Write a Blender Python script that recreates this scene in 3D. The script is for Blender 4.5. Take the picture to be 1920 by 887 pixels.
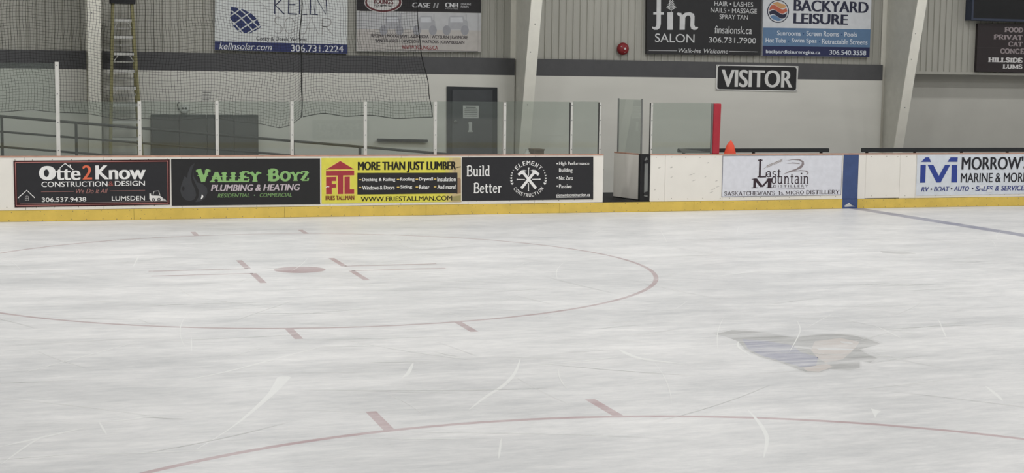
import bpy, bmesh, math, random
from mathutils import Vector, Matrix
random.seed(7)
S = bpy.context.scene
C = S.collection
for o in list(bpy.data.objects):
    bpy.data.objects.remove(o, do_unlink=True)

# ------------------------------------------------------------------ camera
W, H, F = 1920.0, 887.0, 2761.7
PITCH, YAW, ROLL, CH = 0.1032, 0.3091, 0.0121, 2.4137
fw = Vector((math.sin(YAW)*math.cos(PITCH), math.cos(YAW)*math.cos(PITCH), -math.sin(PITCH)))
r0 = Vector((math.cos(YAW), -math.sin(YAW), 0)); u0 = r0.cross(fw)
rr = math.cos(ROLL)*r0 + math.sin(ROLL)*u0
uu = -math.sin(ROLL)*r0 + math.cos(ROLL)*u0
EYE = Vector((0, 0, CH))
cd = bpy.data.cameras.new('camera'); cam = bpy.data.objects.new('camera', cd); C.objects.link(cam)
cd.sensor_width = 36.0; cd.lens = 36.0*F/W; cd.clip_end = 300
m = Matrix((rr, uu, -fw)).transposed().to_4x4(); m.translation = EYE
cam.matrix_world = m
S.camera = cam

# ------------------------------------------------------------------ light and exposure
S.view_settings.view_transform = 'Standard'; S.view_settings.look = 'None'
S.view_settings.gamma = 1.0; S.view_settings.use_curve_mapping = False
S.view_settings.exposure = -1.15
wd = bpy.data.worlds.new('world'); S.world = wd; wd.use_nodes = True
wd.node_tree.nodes['Background'].inputs[0].default_value = (0.9, 0.95, 1.0, 1)
wd.node_tree.nodes['Background'].inputs[1].default_value = 0.05
LAMP_ROWS = [(2.5, 180), (8.5, 215), (15.0, 300), (21.0, 365), (24.6, 250)]
for ly, power in LAMP_ROWS:
    for i in range(7):
        ld = bpy.data.lights.new('high_bay_lamp', 'AREA'); ld.shape = 'RECTANGLE'
        ld.size = 1.3; ld.size_y = 0.5; ld.color = (1.0, 0.995, 0.985)
        ld.energy = power*(0.8 if ly > 20 and i >= 4 else 1.9 if ly < 5 and i >= 2 else 1.15 if ly < 16 and i >= 2 else 1.0)   # power varied by row and side to balance ice and wall brightness
        lo = bpy.data.objects.new('high_bay_lamp', ld); C.objects.link(lo)
        lo.location = (-12 + i*7.5, ly, 7.6)

# ------------------------------------------------------------------ geometry from the survey of the photograph
D = 26.107            # face of the far dasher boards
DW = 29.10            # face of the white lower wall
FZ = 0.15             # rubber floor behind the boards
BT = 1.100            # top of the boards
def ray(px, py):
    return fw + rr*((px-W/2)/F) - uu*((py-H/2)/F)
def P(px, py, Y):     # point of the plane Y=const seen at that pixel of the survey
    d = ray(px, py); return EYE + d*(Y/d.y)
def PX(px, Y, py=290): return P(px, py, Y).x
def PZ(py, Y, px=960): return P(px, py, Y).z
def G(px, py, z=0.0):
    d = ray(px, py); return EYE + d*((z-CH)/d.z)

# ------------------------------------------------------------------ materials
def lin(c):
    return tuple(((v/255.0)/12.92 if v/255.0 <= 0.04045 else (((v/255.0)+0.055)/1.055)**2.4) for v in c)
MATS = {}
def mat(name, rgb, rough=0.6, metal=0.0, var=0.06, scale=6.0, spec=0.3, stretch=(1, 1, 1)):
    if name in MATS: return MATS[name]
    mt = bpy.data.materials.new(name); mt.use_nodes = True
    nt = mt.node_tree; b = nt.nodes['Principled BSDF']
    b.inputs['Roughness'].default_value = rough; b.inputs['Metallic'].default_value = metal
    b.inputs['Specular IOR Level'].default_value = spec
    l = lin(rgb)
    tc = nt.nodes.new('ShaderNodeTexCoord'); mp = nt.nodes.new('ShaderNodeMapping')
    mp.inputs['Scale'].default_value = stretch
    nz = nt.nodes.new('ShaderNodeTexNoise'); nz.inputs['Scale'].default_value = scale; nz.inputs['Detail'].default_value = 5
    cr = nt.nodes.new('ShaderNodeValToRGB')
    cr.color_ramp.elements[0].position = 0.3; cr.color_ramp.elements[1].position = 0.7
    cr.color_ramp.elements[0].color = tuple(v*(1-var) for v in l)+(1,)
    cr.color_ramp.elements[1].color = tuple(min(1, v*(1+var)) for v in l)+(1,)
    nt.links.new(tc.outputs['Object'], mp.inputs['Vector']); nt.links.new(mp.outputs[0], nz.inputs['Vector'])
    nt.links.new(nz.outputs['Fac'], cr.inputs['Fac']); nt.links.new(cr.outputs['Color'], b.inputs['Base Color'])
    MATS[name] = mt
    return mt
def ink(rgb, rough=0.55):
    return mat('ink_%02x%02x%02x' % tuple(int(v) for v in rgb), rgb, rough, var=0.05, scale=9.0)

def ice_material(name, tint, amount, wear=False):
    """scuffed ice; amount = how strongly paint frozen under the surface shows through the snow"""
    mt = bpy.data.materials.new(name); mt.use_nodes = True
    nt = mt.node_tree; b = nt.nodes['Principled BSDF']
    b.inputs['Specular IOR Level'].default_value = 0.14; b.inputs['Roughness'].default_value = 0.36
    geo = nt.nodes.new('ShaderNodeNewGeometry')
    def noise(scale, detail, stretch, rot=0.0, rough=0.6):
        mp = nt.nodes.new('ShaderNodeMapping'); mp.inputs['Scale'].default_value = stretch; mp.inputs['Rotation'].default_value = (0, 0, rot)
        n = nt.nodes.new('ShaderNodeTexNoise'); n.inputs['Scale'].default_value = scale; n.inputs['Detail'].default_value = detail
        n.inputs['Roughness'].default_value = rough
        nt.links.new(geo.outputs['Position'], mp.inputs['Vector']); nt.links.new(mp.outputs[0], n.inputs['Vector'])
        return n.outputs['Fac']
    def math_(op, a, bb):
        n = nt.nodes.new('ShaderNodeMath'); n.operation = op
        for i, v in enumerate((a, bb)):
            if isinstance(v, (int, float)): n.inputs[i].default_value = v
            else: nt.links.new(v, n.inputs[i])
        return n.outputs[0]
    big = noise(0.45, 4, (0.45, 1.0, 1)); mid = noise(1.6, 6, (0.35, 1.0, 1), 0.12, 0.7); fine = noise(9.0, 6, (0.32, 1.0, 1), -0.2, 0.78)
    fine2 = noise(14.0, 5, (0.22, 1.0, 1), 0.6, 0.75)
    s = math_('ADD', math_('MULTIPLY', big, 0.24), math_('MULTIPLY', mid, 0.32))
    s = math_('ADD', s, math_('ADD', math_('MULTIPLY', fine, 0.26), math_('MULTIPLY', fine2, 0.18)))
    cr = nt.nodes.new('ShaderNodeValToRGB')
    cr.color_ramp.elements[0].position = 0.40; cr.color_ramp.elements[1].position = 0.60
    cr.color_ramp.elements[0].color = lin((201, 202, 203))+(1,); cr.color_ramp.elements[1].color = lin((239, 238, 237))+(1,)
    nt.links.new(s, cr.inputs['Fac'])
    col = cr.outputs['Color']
    if amount > 0:
        mx = nt.nodes.new('ShaderNodeMix'); mx.data_type = 'RGBA'
        fac = math_('MULTIPLY', math_('SUBTRACT', 2.1, math_('ADD', math_('MULTIPLY', mid, 1.3), fine)), amount)
        if wear:
            st = noise(3.2, 5, (0.16, 1.3, 1), 0.1, 0.7)
            mr = nt.nodes.new('ShaderNodeMapRange'); mr.inputs[1].default_value = 0.38; mr.inputs[2].default_value = 0.60
            mr.inputs[3].default_value = 0.35; mr.inputs[4].default_value = 1.15
            nt.links.new(st, mr.inputs[0]); fac = math_('MULTIPLY', fac, mr.outputs[0])
        fac.node.use_clamp = True
        nt.links.new(fac, mx.inputs[0]); nt.links.new(col, mx.inputs[6]); mx.inputs[7].default_value = lin(tint)+(1,)
        col = mx.outputs[2]
    nt.links.new(col, b.inputs['Base Color'])
    ro = math_('ADD', math_('MULTIPLY', mid, 0.25), 0.27); nt.links.new(ro, b.inputs['Roughness'])
    return mt

def glass_material():
    mt = bpy.data.materials.new('rink_glass'); mt.use_nodes = True
    nt = mt.node_tree; nt.nodes.remove(nt.nodes['Principled BSDF']); out = nt.nodes['Material Output']
    tr = nt.nodes.new('ShaderNodeBsdfTransparent'); tr.inputs[0].default_value = (0.86, 0.89, 0.872, 1)
    gl = nt.nodes.new('ShaderNodeBsdfGlossy'); gl.inputs['Roughness'].default_value = 0.02
    df = nt.nodes.new('ShaderNodeBsdfDiffuse'); df.inputs[0].default_value = (0.38, 0.42, 0.40, 1)
    fr = nt.nodes.new('ShaderNodeFresnel'); fr.inputs[0].default_value = 1.45
    ge = nt.nodes.new('ShaderNodeNewGeometry'); inv = nt.nodes.new('ShaderNodeMath'); inv.operation = 'SUBTRACT'; inv.inputs[0].default_value = 1.0
    nt.links.new(ge.outputs['Backfacing'], inv.inputs[1]); fm_ = nt.nodes.new('ShaderNodeMath'); fm_.operation = 'MULTIPLY'
    nt.links.new(fr.outputs[0], fm_.inputs[0]); nt.links.new(inv.outputs[0], fm_.inputs[1])
    f2 = nt.nodes.new('ShaderNodeMath'); f2.operation = 'MULTIPLY'; f2.inputs[1].default_value = 1.8; f2.use_clamp = True   # both faces of the sheet mirror
    nt.links.new(fm_.outputs[0], f2.inputs[0]); fm_ = f2
    tc = nt.nodes.new('ShaderNodeTexCoord'); nz = nt.nodes.new('ShaderNodeTexNoise'); nz.inputs['Scale'].default_value = 2.5; nz.inputs['Detail'].default_value = 5
    mr = nt.nodes.new('ShaderNodeMapRange'); mr.inputs[3].default_value = 0.03; mr.inputs[4].default_value = 0.09
    nt.links.new(tc.outputs['Object'], nz.inputs['Vector']); nt.links.new(nz.outputs['Fac'], mr.inputs[0])
    m1 = nt.nodes.new('ShaderNodeMixShader'); m2 = nt.nodes.new('ShaderNodeMixShader')
    nt.links.new(mr.outputs[0], m1.inputs[0]); nt.links.new(tr.outputs[0], m1.inputs[1]); nt.links.new(df.outputs[0], m1.inputs[2])
    nt.links.new(fm_.outputs[0], m2.inputs[0]); nt.links.new(m1.outputs[0], m2.inputs[1]); nt.links.new(gl.outputs[0], m2.inputs[2])
    nt.links.new(m2.outputs[0], out.inputs[0])
    return mt

M = {
 'siding': mat('painted_steel_siding', (170, 169, 161), 0.55, var=0.05, scale=1.5, stretch=(1, 1, 0.3)),
 'lower': mat('white_painted_wall', (212, 211, 204), 0.7, var=0.035, scale=1.2, stretch=(0.5, 1, 2)),
 'band': mat('charcoal_band_paint', (84, 84, 86), 0.7, var=0.05),
 'bay': mat('grey_white_wall', (196, 195, 188), 0.75, var=0.04, scale=1.4),
 'column': mat('cream_painted_steel', (226, 224, 214), 0.55, var=0.03),
 'web': mat('shade_greyed_column_paint', (204, 203, 194), 0.6, var=0.05),  # column paint greyed: the web's shade is put into its colour
 'rubber': mat('black_rubber', (46, 46, 48), 0.85, var=0.12, scale=20),
 'board': mat('white_board_plastic', (236, 232, 224), 0.42, var=0.02, scale=3, spec=0.4),
 'kick': mat('yellow_kick_plastic', (220, 190, 92), 0.42, var=0.07, scale=5, spec=0.4),
 'blue': mat('blue_board_plastic', (68, 86, 130), 0.42, var=0.08, scale=8),
 'cap': mat('rusty_cap_rail', (190, 150, 132), 0.6, var=0.12, scale=8),
 'steel': mat('dull_steel', (120, 122, 122), 0.5, 0.3),
 'dark': mat('black_steel', (34, 34, 36), 0.55, var=0.1),
 'alu': mat('white_aluminium', (206, 205, 200), 0.45, 0.1, var=0.05, scale=9),
 'post': mat('grey_aluminium', (128, 130, 128), 0.45, 0.3),
 'screw': mat('dark_screw', (120, 110, 92), 0.6),
 'scuff': mat('grey_scuff', (196, 192, 186), 0.6),
 'seam': mat('seam_gap', (150, 143, 132), 0.7),
 'net': mat('black_netting', (30, 30, 30), 0.9, var=0.1),
 'rope': mat('black_rope', (22, 22, 22), 0.9, var=0.1),
 'rail': mat('dark_grey_rail', (62, 63, 62), 0.6, var=0.08),
 'mat': mat('charcoal_vinyl', (75, 77, 76), 0.65, var=0.04),
 'door': mat('dark_grey_door', (77, 79, 82), 0.6, var=0.04),
 'frame': mat('darker_grey_frame', (54, 56, 59), 0.6, var=0.04),
 'fibre': mat('yellow_fibreglass', (128, 124, 88), 0.6, var=0.08),
 'step': mat('ladder_aluminium', (190, 190, 186), 0.4, 0.4),
 'red': mat('red_padding', (168, 48, 60), 0.6, var=0.06),
 'bell': mat('red_bell', (128, 38, 42), 0.45, var=0.06),
 'orange': mat('orange_plastic', (250, 92, 66), 0.5, var=0.08),
 'wood': mat('brown_wood', (110, 92, 72), 0.7, var=0.15, scale=12),
 'concrete': mat('concrete', (150, 150, 146), 0.85, var=0.08),
 'ceiling': mat('pale_ceiling', (150, 150, 148), 0.8, var=0.03),
 'pad': mat('black_vinyl_pad', (56, 58, 60), 0.6, var=0.08),
 'paper': mat('white_paper', (205, 206, 202), 0.7, var=0.03),
 'chrome': mat('brushed_chrome', (200, 200, 200), 0.3, 0.8),
}
ICE = ice_material('scuffed_ice', (0, 0, 0), 0)
ICE_RED = ice_material('ice_over_red_paint', (172, 130, 134), 0.56)
ICE_RED2 = ice_material('ice_over_faded_red_paint', (168, 138, 140), 0.62)
ICE_BLUE = ice_material('ice_over_blue_paint', (136, 137, 158), 0.80)
ICE_LOGO_B = ice_material('ice_over_blue_logo', (142, 144, 166), 0.74, True)
ICE_LOGO_T = ice_material('ice_over_tan_logo', (196, 182, 172), 0.52, True)
ICE_LOGO_G = ice_material('ice_over_grey_logo', (154, 154, 152), 0.62, True)
ICE_LOGO_RIM = ice_material('ice_over_worn_logo_rim', (172, 172, 171), 0.22, True)
SNOW = ice_material('scraped_snow', (244, 245, 242), 0.6)
GLASS = glass_material()

# ------------------------------------------------------------------ mesh building
class MB:
    def __init__(s): s.v = []; s.f = []; s.mi = []
    def add(s, vs, fs, mi=0):
        b = len(s.v); s.v += [tuple(v) for v in vs]; s.f += [tuple(b+i for i in f) for f in fs]; s.mi += [mi]*len(fs)
        return s
    def hexa(s, p, mi=0):    # 8 corners: bottom ring then top ring
        return s.add(p, [(3, 2, 1, 0), (4, 5, 6, 7), (0, 1, 5, 4), (1, 2, 6, 5), (2, 3, 7, 6), (3, 0, 4, 7)], mi)
    def box(s, x0, x1, y0, y1, z0, z1, mi=0):
        return s.hexa([(x0, y0, z0), (x1, y0, z0), (x1, y1, z0), (x0, y1, z0), (x0, y0, z1), (x1, y0, z1), (x1, y1, z1), (x0, y1, z1)], mi)
    def cham(s, x0, x1, y0, y1, z0, z1, c=0.01, mi=0):   # box whose section in plan has chamfered corners
        ring = [(x0+c, y0), (x1-c, y0), (x1, y0+c), (x1, y1-c), (x1-c, y1), (x0+c, y1), (x0, y1-c), (x0, y0+c)]
        vs = [(x, y, z0) for x, y in ring]+[(x, y, z1) for x, y in ring]
        return s.add(vs, [tuple(range(7, -1, -1)), tuple(range(8, 16))]+[(i, (i+1) % 8, 8+(i+1) % 8, 8+i) for i in range(8)], mi)
    def prismY(s, pts, y0, y1, mi=0):   # XZ outline (counter-clockwise seen from -Y) extruded from y0 (front) to y1
        a = sum(pts[i][0]*pts[(i+1) % len(pts)][1]-pts[(i+1) % len(pts)][0]*pts[i][1] for i in range(len(pts)))
        if a < 0: pts = pts[::-1]
        n = len(pts)
        vs = [(x, y0, z) for x, z in pts]+[(x, y1, z) for x, z in pts]
        return s.add(vs, [tuple(range(n)), tuple(range(2*n-1, n-1, -1))]+[((i+1) % n, i, n+i, n+(i+1) % n) for i in range(n)], mi)
    def faceY(s, pts, y, mi=0):
        a = sum(pts[i][0]*pts[(i+1) % len(pts)][1]-pts[(i+1) % len(pts)][0]*pts[i][1] for i in range(len(pts)))
        if a < 0: pts = pts[::-1]
        return s.add([(x, y, z) for x, z in pts], [tuple(range(len(pts)))], mi)
    def tube(s, p, q, r, n=8, mi=0, r2=None):
        p = Vector(p); q = Vector(q); d = (q-p).normalized(); r2 = r if r2 is None else r2
        a = d.orthogonal().normalized(); b = d.cross(a)
        vs = [p+r*(a*math.cos(t)+b*math.sin(t)) for t in (2*math.pi*i/n for i in range(n))]
        vs += [q+r2*(a*math.cos(t)+b*math.sin(t)) for t in (2*math.pi*i/n for i in range(n))]
        return s.add(vs, [tuple(range(n-1, -1, -1)), tuple(range(n, 2*n))]+[(i, (i+1) % n, n+(i+1) % n, n+i) for i in range(n)], mi)
    def path(s, pts, r, n=6, mi=0):
        for i in range(len(pts)-1): s.tube(pts[i], pts[i+1], r, n, mi)
        return s
    def latheY(s, cx, cz, prof, n=24, mi=0):   # prof = [(radius, y)...] front to back
        vs = []; fs = []
        for r, y in prof: vs += [(cx+r*math.cos(2*math.pi*i/n), y, cz+r*math.sin(2*math.pi*i/n)) for i in range(n)]
        for k in range(len(prof)-1): fs += [(k*n+(i+1) % n, k*n+i, (k+1)*n+i, (k+1)*n+(i+1) % n)[::-1] for i in range(n)]
        fs.append(tuple(range(n)))
        return s.add(vs, fs, mi)
    def build(s, name, mats, parent=None, smooth=False):
        me = bpy.data.meshes.new(name)
        off = Vector(parent['_o']) if parent is not None else Vector((0, 0, 0))
        me.from_pydata([tuple(Vector(v)-off) for v in s.v], [], s.f)
        for mm in (mats if isinstance(mats, (list, tuple)) else [mats]): me.materials.append(mm)
        me.polygons.foreach_set('material_index', s.mi)
        if smooth: me.polygons.foreach_set('use_smooth', [True]*len(me.polygons))
        me.update()
        o = bpy.data.objects.new(name, me); C.objects.link(o)
        if parent is not None: o.parent = parent
        o['_o'] = tuple(off)
        ALL.append(o)
        return o
ALL = []
def tag(o, label, cat, group=None):
    o['label'] = label; o['category'] = cat
    if group: o['group'] = group
    return o
def thing(name, label, cat, loc, group=None):
    o = bpy.data.objects.new(name, None); C.objects.link(o); o.location = loc; o.empty_display_size = 0.1
    o['_o'] = tuple(loc); ALL.append(o)
    return tag(o, label, cat, group)
def struct(o): o['kind'] = 'structure'; return o

# ------------------------------------------------------------------ lettering
TXT = {}
def text_geo(body, bold=0.0, shear=0.0, space=1.0):
    key = (body, bold, shear, space)
    if key not in TXT:
        cu = bpy.data.curves.new('t', 'FONT'); cu.body = body; cu.size = 1.0; cu.offset = 0.0; cu.shear = shear
        cu.space_character = space; cu.resolution_u = 5
        ob = bpy.data.objects.new('t', cu); C.objects.link(ob)
        dg = bpy.context.evaluated_depsgraph_get(); dg.update()
        me = ob.evaluated_get(dg).to_mesh()
        v0 = [(p.co.x, p.co.y) for p in me.vertices]; f0 = [tuple(p.vertices) for p in me.polygons]
        v = []; f = []
        for k, dx in enumerate((0.0,) if bold < .008 else (-bold, 0.0, bold)):
            b_ = len(v); v += [(p[0]+dx, p[1], k) for p in v0]; f += [tuple(b_+i for i in q) for q in f0]
        ob.evaluated_get(dg).to_mesh_clear()
        bpy.data.objects.remove(ob); bpy.data.curves.remove(cu)
        TXT[key] = (v, f)
    return TXT[key]

# a stroke alphabet with slab serifs.  each glyph: width, list of (weight, points, serif ends 's'/'e'); arcs come from A()
def A(cx, cy, rx, ry, a0, a1, n=12):
    return [(cx+rx*math.cos(math.radians(a0+(a1-a0)*i/n)), cy+ry*math.sin(math.radians(a0+(a1-a0)*i/n))) for i in range(n+1)]
def glyphs():
    g = {}
    g['A'] = (.80, [(1, [(.12, 0), (.40, 1)], 's'), (1.3, [(.68, 0), (.40, 1)], 's'), (.7, [(.22, .32), (.58, .32)], '')])
    g['B'] = (.68, [(1.3, [(.15, 0), (.15, 1)], 'se'), (.9, [(.15, 1), (.36, 1)]+A(.36, .76, .20, .24, 90, -90)+[(.15, .52)], ''), (1, [(.15, .52), (.38, .52)]+A(.38, .26, .24, .26, 90, -90)+[(.15, 0)], '')])
    g['C'] = (.72, [(1.1, A(.40, .5, .30, .5, 40, 320, 20), ''), (.8, [(.64, .98), (.64, .70)], ''), (.8, [(.64, .02), (.64, .24)], '')])
    g['D'] = (.74, [(1.3, [(.15, 0), (.15, 1)], 'se'), (1, [(.15, 1), (.32, 1)]+A(.32, .5, .33, .5, 90, -90, 16)+[(.15, 0)], '')])
    g['E'] = (.66, [(1.3, [(.15, 0), (.15, 1)], 'se'), (.8, [(.15, 1), (.56, 1), (.58, .78)], ''), (.8, [(.15, .52), (.44, .52)], 'e'), (.8, [(.15, 0), (.58, 0), (.61, .24)], '')])
    g['F'] = (.62, [(1.3, [(.15, 0), (.15, 1)], 'se'), (.8, [(.15, 1), (.56, 1), (.58, .76)], ''), (.8, [(.15, .50), (.44, .50)], 'e')])
    g['H'] = (.80, [(1.2, [(.15, 0), (.15, 1)], 'se'), (1.2, [(.65, 0), (.65, 1)], 'se'), (.8, [(.15, .5), (.65, .5)], '')])
    g['I'] = (.34, [(1.3, [(.17, 0), (.17, 1)], 'se')])
    g['K'] = (.76, [(1.3, [(.15, 0), (.15, 1)], 'se'), (.8, [(.15, .40), (.60, 1)], 'e'), (1.1, [(.32, .58), (.64, 0)], 'e')])
    g['L'] = (.62, [(1.3, [(.15, 0), (.15, 1)], 'se'), (.8, [(.15, 0), (.54, 0), (.58, .26)], '')])
    g['M'] = (.98, [(.9, [(.14, 0), (.14, 1)], 's'), (1.2, [(.14, 1), (.48, .08)], 's'), (.8, [(.48, .08), (.82, 1)], ''), (1.3, [(.82, 0), (.82, 1)], 'se')])
    g['N'] = (.82, [(.9, [(.14, 0), (.14, 1)], 's'), (1.2, [(.14, 1), (.68, 0)], 's'), (.9, [(.68, 0), (.68, 1)], 'e')])
    g['O'] = (.78, [(1.2, A(.39, .5, .30, .5, 0, 360, 24), '')])
    g['P'] = (.66, [(1.3, [(.15, 0), (.15, 1)], 'se'), (.9, [(.15, 1), (.36, 1)]+A(.36, .73, .22, .27, 90, -90)+[(.15, .46)], '')])
    g['R'] = (.74, [(1.3, [(.15, 0), (.15, 1)], 'se'), (.9, [(.15, 1), (.36, 1)]+A(.36, .74, .21, .26, 90, -90)+[(.15, .48)], ''), (1.1, [(.36, .48), (.64, 0)], 'e')])
    g['S'] = (.62, [(1.1, A(.31, .75, .20, .25, 30, 250, 14)+A(.31, .25, .22, .25, 70, -150, 14), ''), (.7, [(.50, .98), (.50, .72)], ''), (.7, [(.10, .02), (.10, .28)], '')])
    g['T'] = (.70, [(1.3, [(.35, 0), (.35, 1)], 's'), (.8, [(.06, .76), (.08, 1), (.62, 1), (.64, .76)], '')])
    g['U'] = (.80, [(1.2, [(.15, 1), (.15, .3)]+A(.40, .3, .25, .3, 180, 360, 12)+[(.65, 1)], 'se')])
    g['V'] = (.80, [(1.3, [(.12, 1), (.40, 0)], 's'), (.9, [(.68, 1), (.40, 0)], 's')])
    g['W'] = (1.1, [(1.1, [(.10, 1), (.32, 0)], 's'), (.8, [(.32, 0), (.55, .9)], ''), (1.1, [(.55, .9), (.77, 0)], ''), (.8, [(.77, 0), (1.0, 1)], 'e')])
    g['Y'] = (.78, [(1.2, [(.12, 1), (.39, .48)], 's'), (.9, [(.66, 1), (.39, .48)], 's'), (1.3, [(.39, .5), (.39, 0)], 'e')])
    g['Z'] = (.66, [(.8, [(.10, .74), (.10, 1), (.56, 1)], ''), (1.3, [(.55, 1), (.10, 0)], ''), (.8, [(.10, 0), (.57, 0), (.58, .28)], '')])
    g['G'] = (.76, [(1.1, A(.40, .5, .30, .5, 40, 330, 20), ''), (1.1, [(.64, .05), (.64, .42)], 'e')])
    g['a'] = (.58, [(1.1, [(.42, 0), (.42, .48)]+A(.26, .48, .16, .18, 0, 150, 8), ''), (.9, A(.27, .18, .17, .18, 0, 360, 14), ''), (.7, [(.40, .02), (.54, .02)], '')])
    g['d'] = (.62, [(1.2, [(.45, 0), (.45, 1)], ''), (1, A(.28, .32, .18, .32, 0, 360, 16), ''), (.7, [(.33, 1), (.47, 1)], ''), (.7, [(.45, 0), (.58, 0)], '')])
    g['e'] = (.56, [(1, [(.10, .36), (.46, .36)]+A(.28, .32, .19, .32, 10, 320, 16), '')])
    g['f'] = (.44, [(1.2, [(.20, 0), (.20, .80)]+A(.36, .80, .16, .2, 180, 70, 6), 's'), (.8, [(.06, .62), (.36, .62)], '')])
    g['i'] = (.32, [(1.3, [(.16, 0), (.16, .64)], 's'), (.7, [(.05, .64), (.18, .64)], ''), (1.5, [(.16, .84), (.16, .97)], '')])
    g['l'] = (.32, [(1.3, [(.16, 0), (.16, 1)], 's'), (.7, [(.04, 1), (.18, 1)], '')])
    g['n'] = (.68, [(1.2, [(.16, 0), (.16, .64)], 's'), (.7, [(.05, .64), (.18, .64)], ''), (1.1, [(.16, .40)]+A(.33, .42, .17, .21, 170, 0, 8)+[(.50, 0)], 'e')])
    g['o'] = (.58, [(1.1, A(.29, .32, .20, .32, 0, 360, 18), '')])
    g['r'] = (.50, [(1.3, [(.16, 0), (.16, .64)], 's'), (.7, [(.05, .64), (.18, .64)], ''), (1, [(.16, .42)]+A(.32, .42, .16, .20, 170, 50, 6), '')])
    g['s'] = (.48, [(1, A(.24, .48, .14, .16, 30, 250, 10)+A(.24, .16, .15, .16, 70, -150, 10), '')])
    g['t'] = (.44, [(1.2, [(.18, .88), (.18, .16)]+A(.30, .14, .12, .14, 180, 300, 6), ''), (.8, [(.05, .62), (.36, .62)], '')])
    g['u'] = (.68, [(1.1, [(.16, .64), (.16, .2)]+A(.32, .2, .16, .2, 180, 350, 8), ''), (1.2, [(.50, 0), (.50, .64)], ''), (.7, [(.04, .64), (.18, .64)], ''), (.7, [(.38, .64), (.52, .64)], ''), (.7, [(.48, 0), (.62, 0)], '')])
    g["'"] = (.20, [(1.2, [(.10, 1), (.08, .74)], '')])
    g['1'] = (.44, [(1.2, [(.22, 0), (.22, 1)], 's'), (.8, [(.06, .82), (.22, 1)], '')])
    g['.'] = (.24, [(1.4, [(.12, 0), (.12, .12)], '')])
    return g
GL = glyphs()
def ribbon(pts, w):
    v = []; f = []
    n = len(pts)
    for i, p in enumerate(pts):
        a = Vector(pts[max(0, i-1)]); b = Vector(pts[min(n-1, i+1)])
        d = (b-a); d = d.normalized() if d.length > 1e-9 else Vector((1, 0)); k = Vector((-d.y, d.x))*w/2
        v += [(p[0]+k.x, p[1]+k.y), (p[0]-k.x, p[1]-k.y)]
    for i in range(n-1): f.append((2*i, 2*i+1, 2*i+3, 2*i+2))
    return v, f
def slab_geo(body, wt=0.13, serif=0.26, small=None, spur=False):
    V = []; Fc = []; x = 0.0; cnt = [0]
    def put(v, f, sc, ox):
        cnt[0] = (cnt[0]+1) % 24
        b = len(V); V.extend([(ox+p[0]*sc, p[1]*sc, cnt[0]) for p in v]); Fc.extend([tuple(b+i for i in q) for q in f])
    first = True
    for ch in body:
        if ch == ' ': x += .42; first = True; continue
        wd_, st = GL[ch]; sc = 1.0
        if small and not first: sc = small
        for wgt, pts, ends in st:
            w = wt*wgt/sc**0.5
            put(*ribbon(pts, w), sc, x)
            for e in ends:
                p = pts[0] if e == 's' else pts[-1]
                hh = wt*0.62
                z0 = p[1]-hh/2+(hh*.5 if p[1] < .5 else -hh*.5)
                put([(p[0]-serif/2, z0-hh/2), (p[0]+serif/2, z0-hh/2), (p[0]+serif/2, z0+hh/2), (p[0]-serif/2, z0+hh/2)], [(0, 1, 2, 3)], sc, x)
            if spur and len(pts) == 2 and abs(pts[0][1]-pts[1][1]) > .8:
                mx = (pts[0][0]+pts[1][0])/2; my = .5
                put([(mx-w, my), (mx, my-.09), (mx+w, my), (mx, my+.09)], [(0, 1, 2, 3)], sc, x)
        x += wd_*sc; first = False
    return V, Fc

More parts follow.
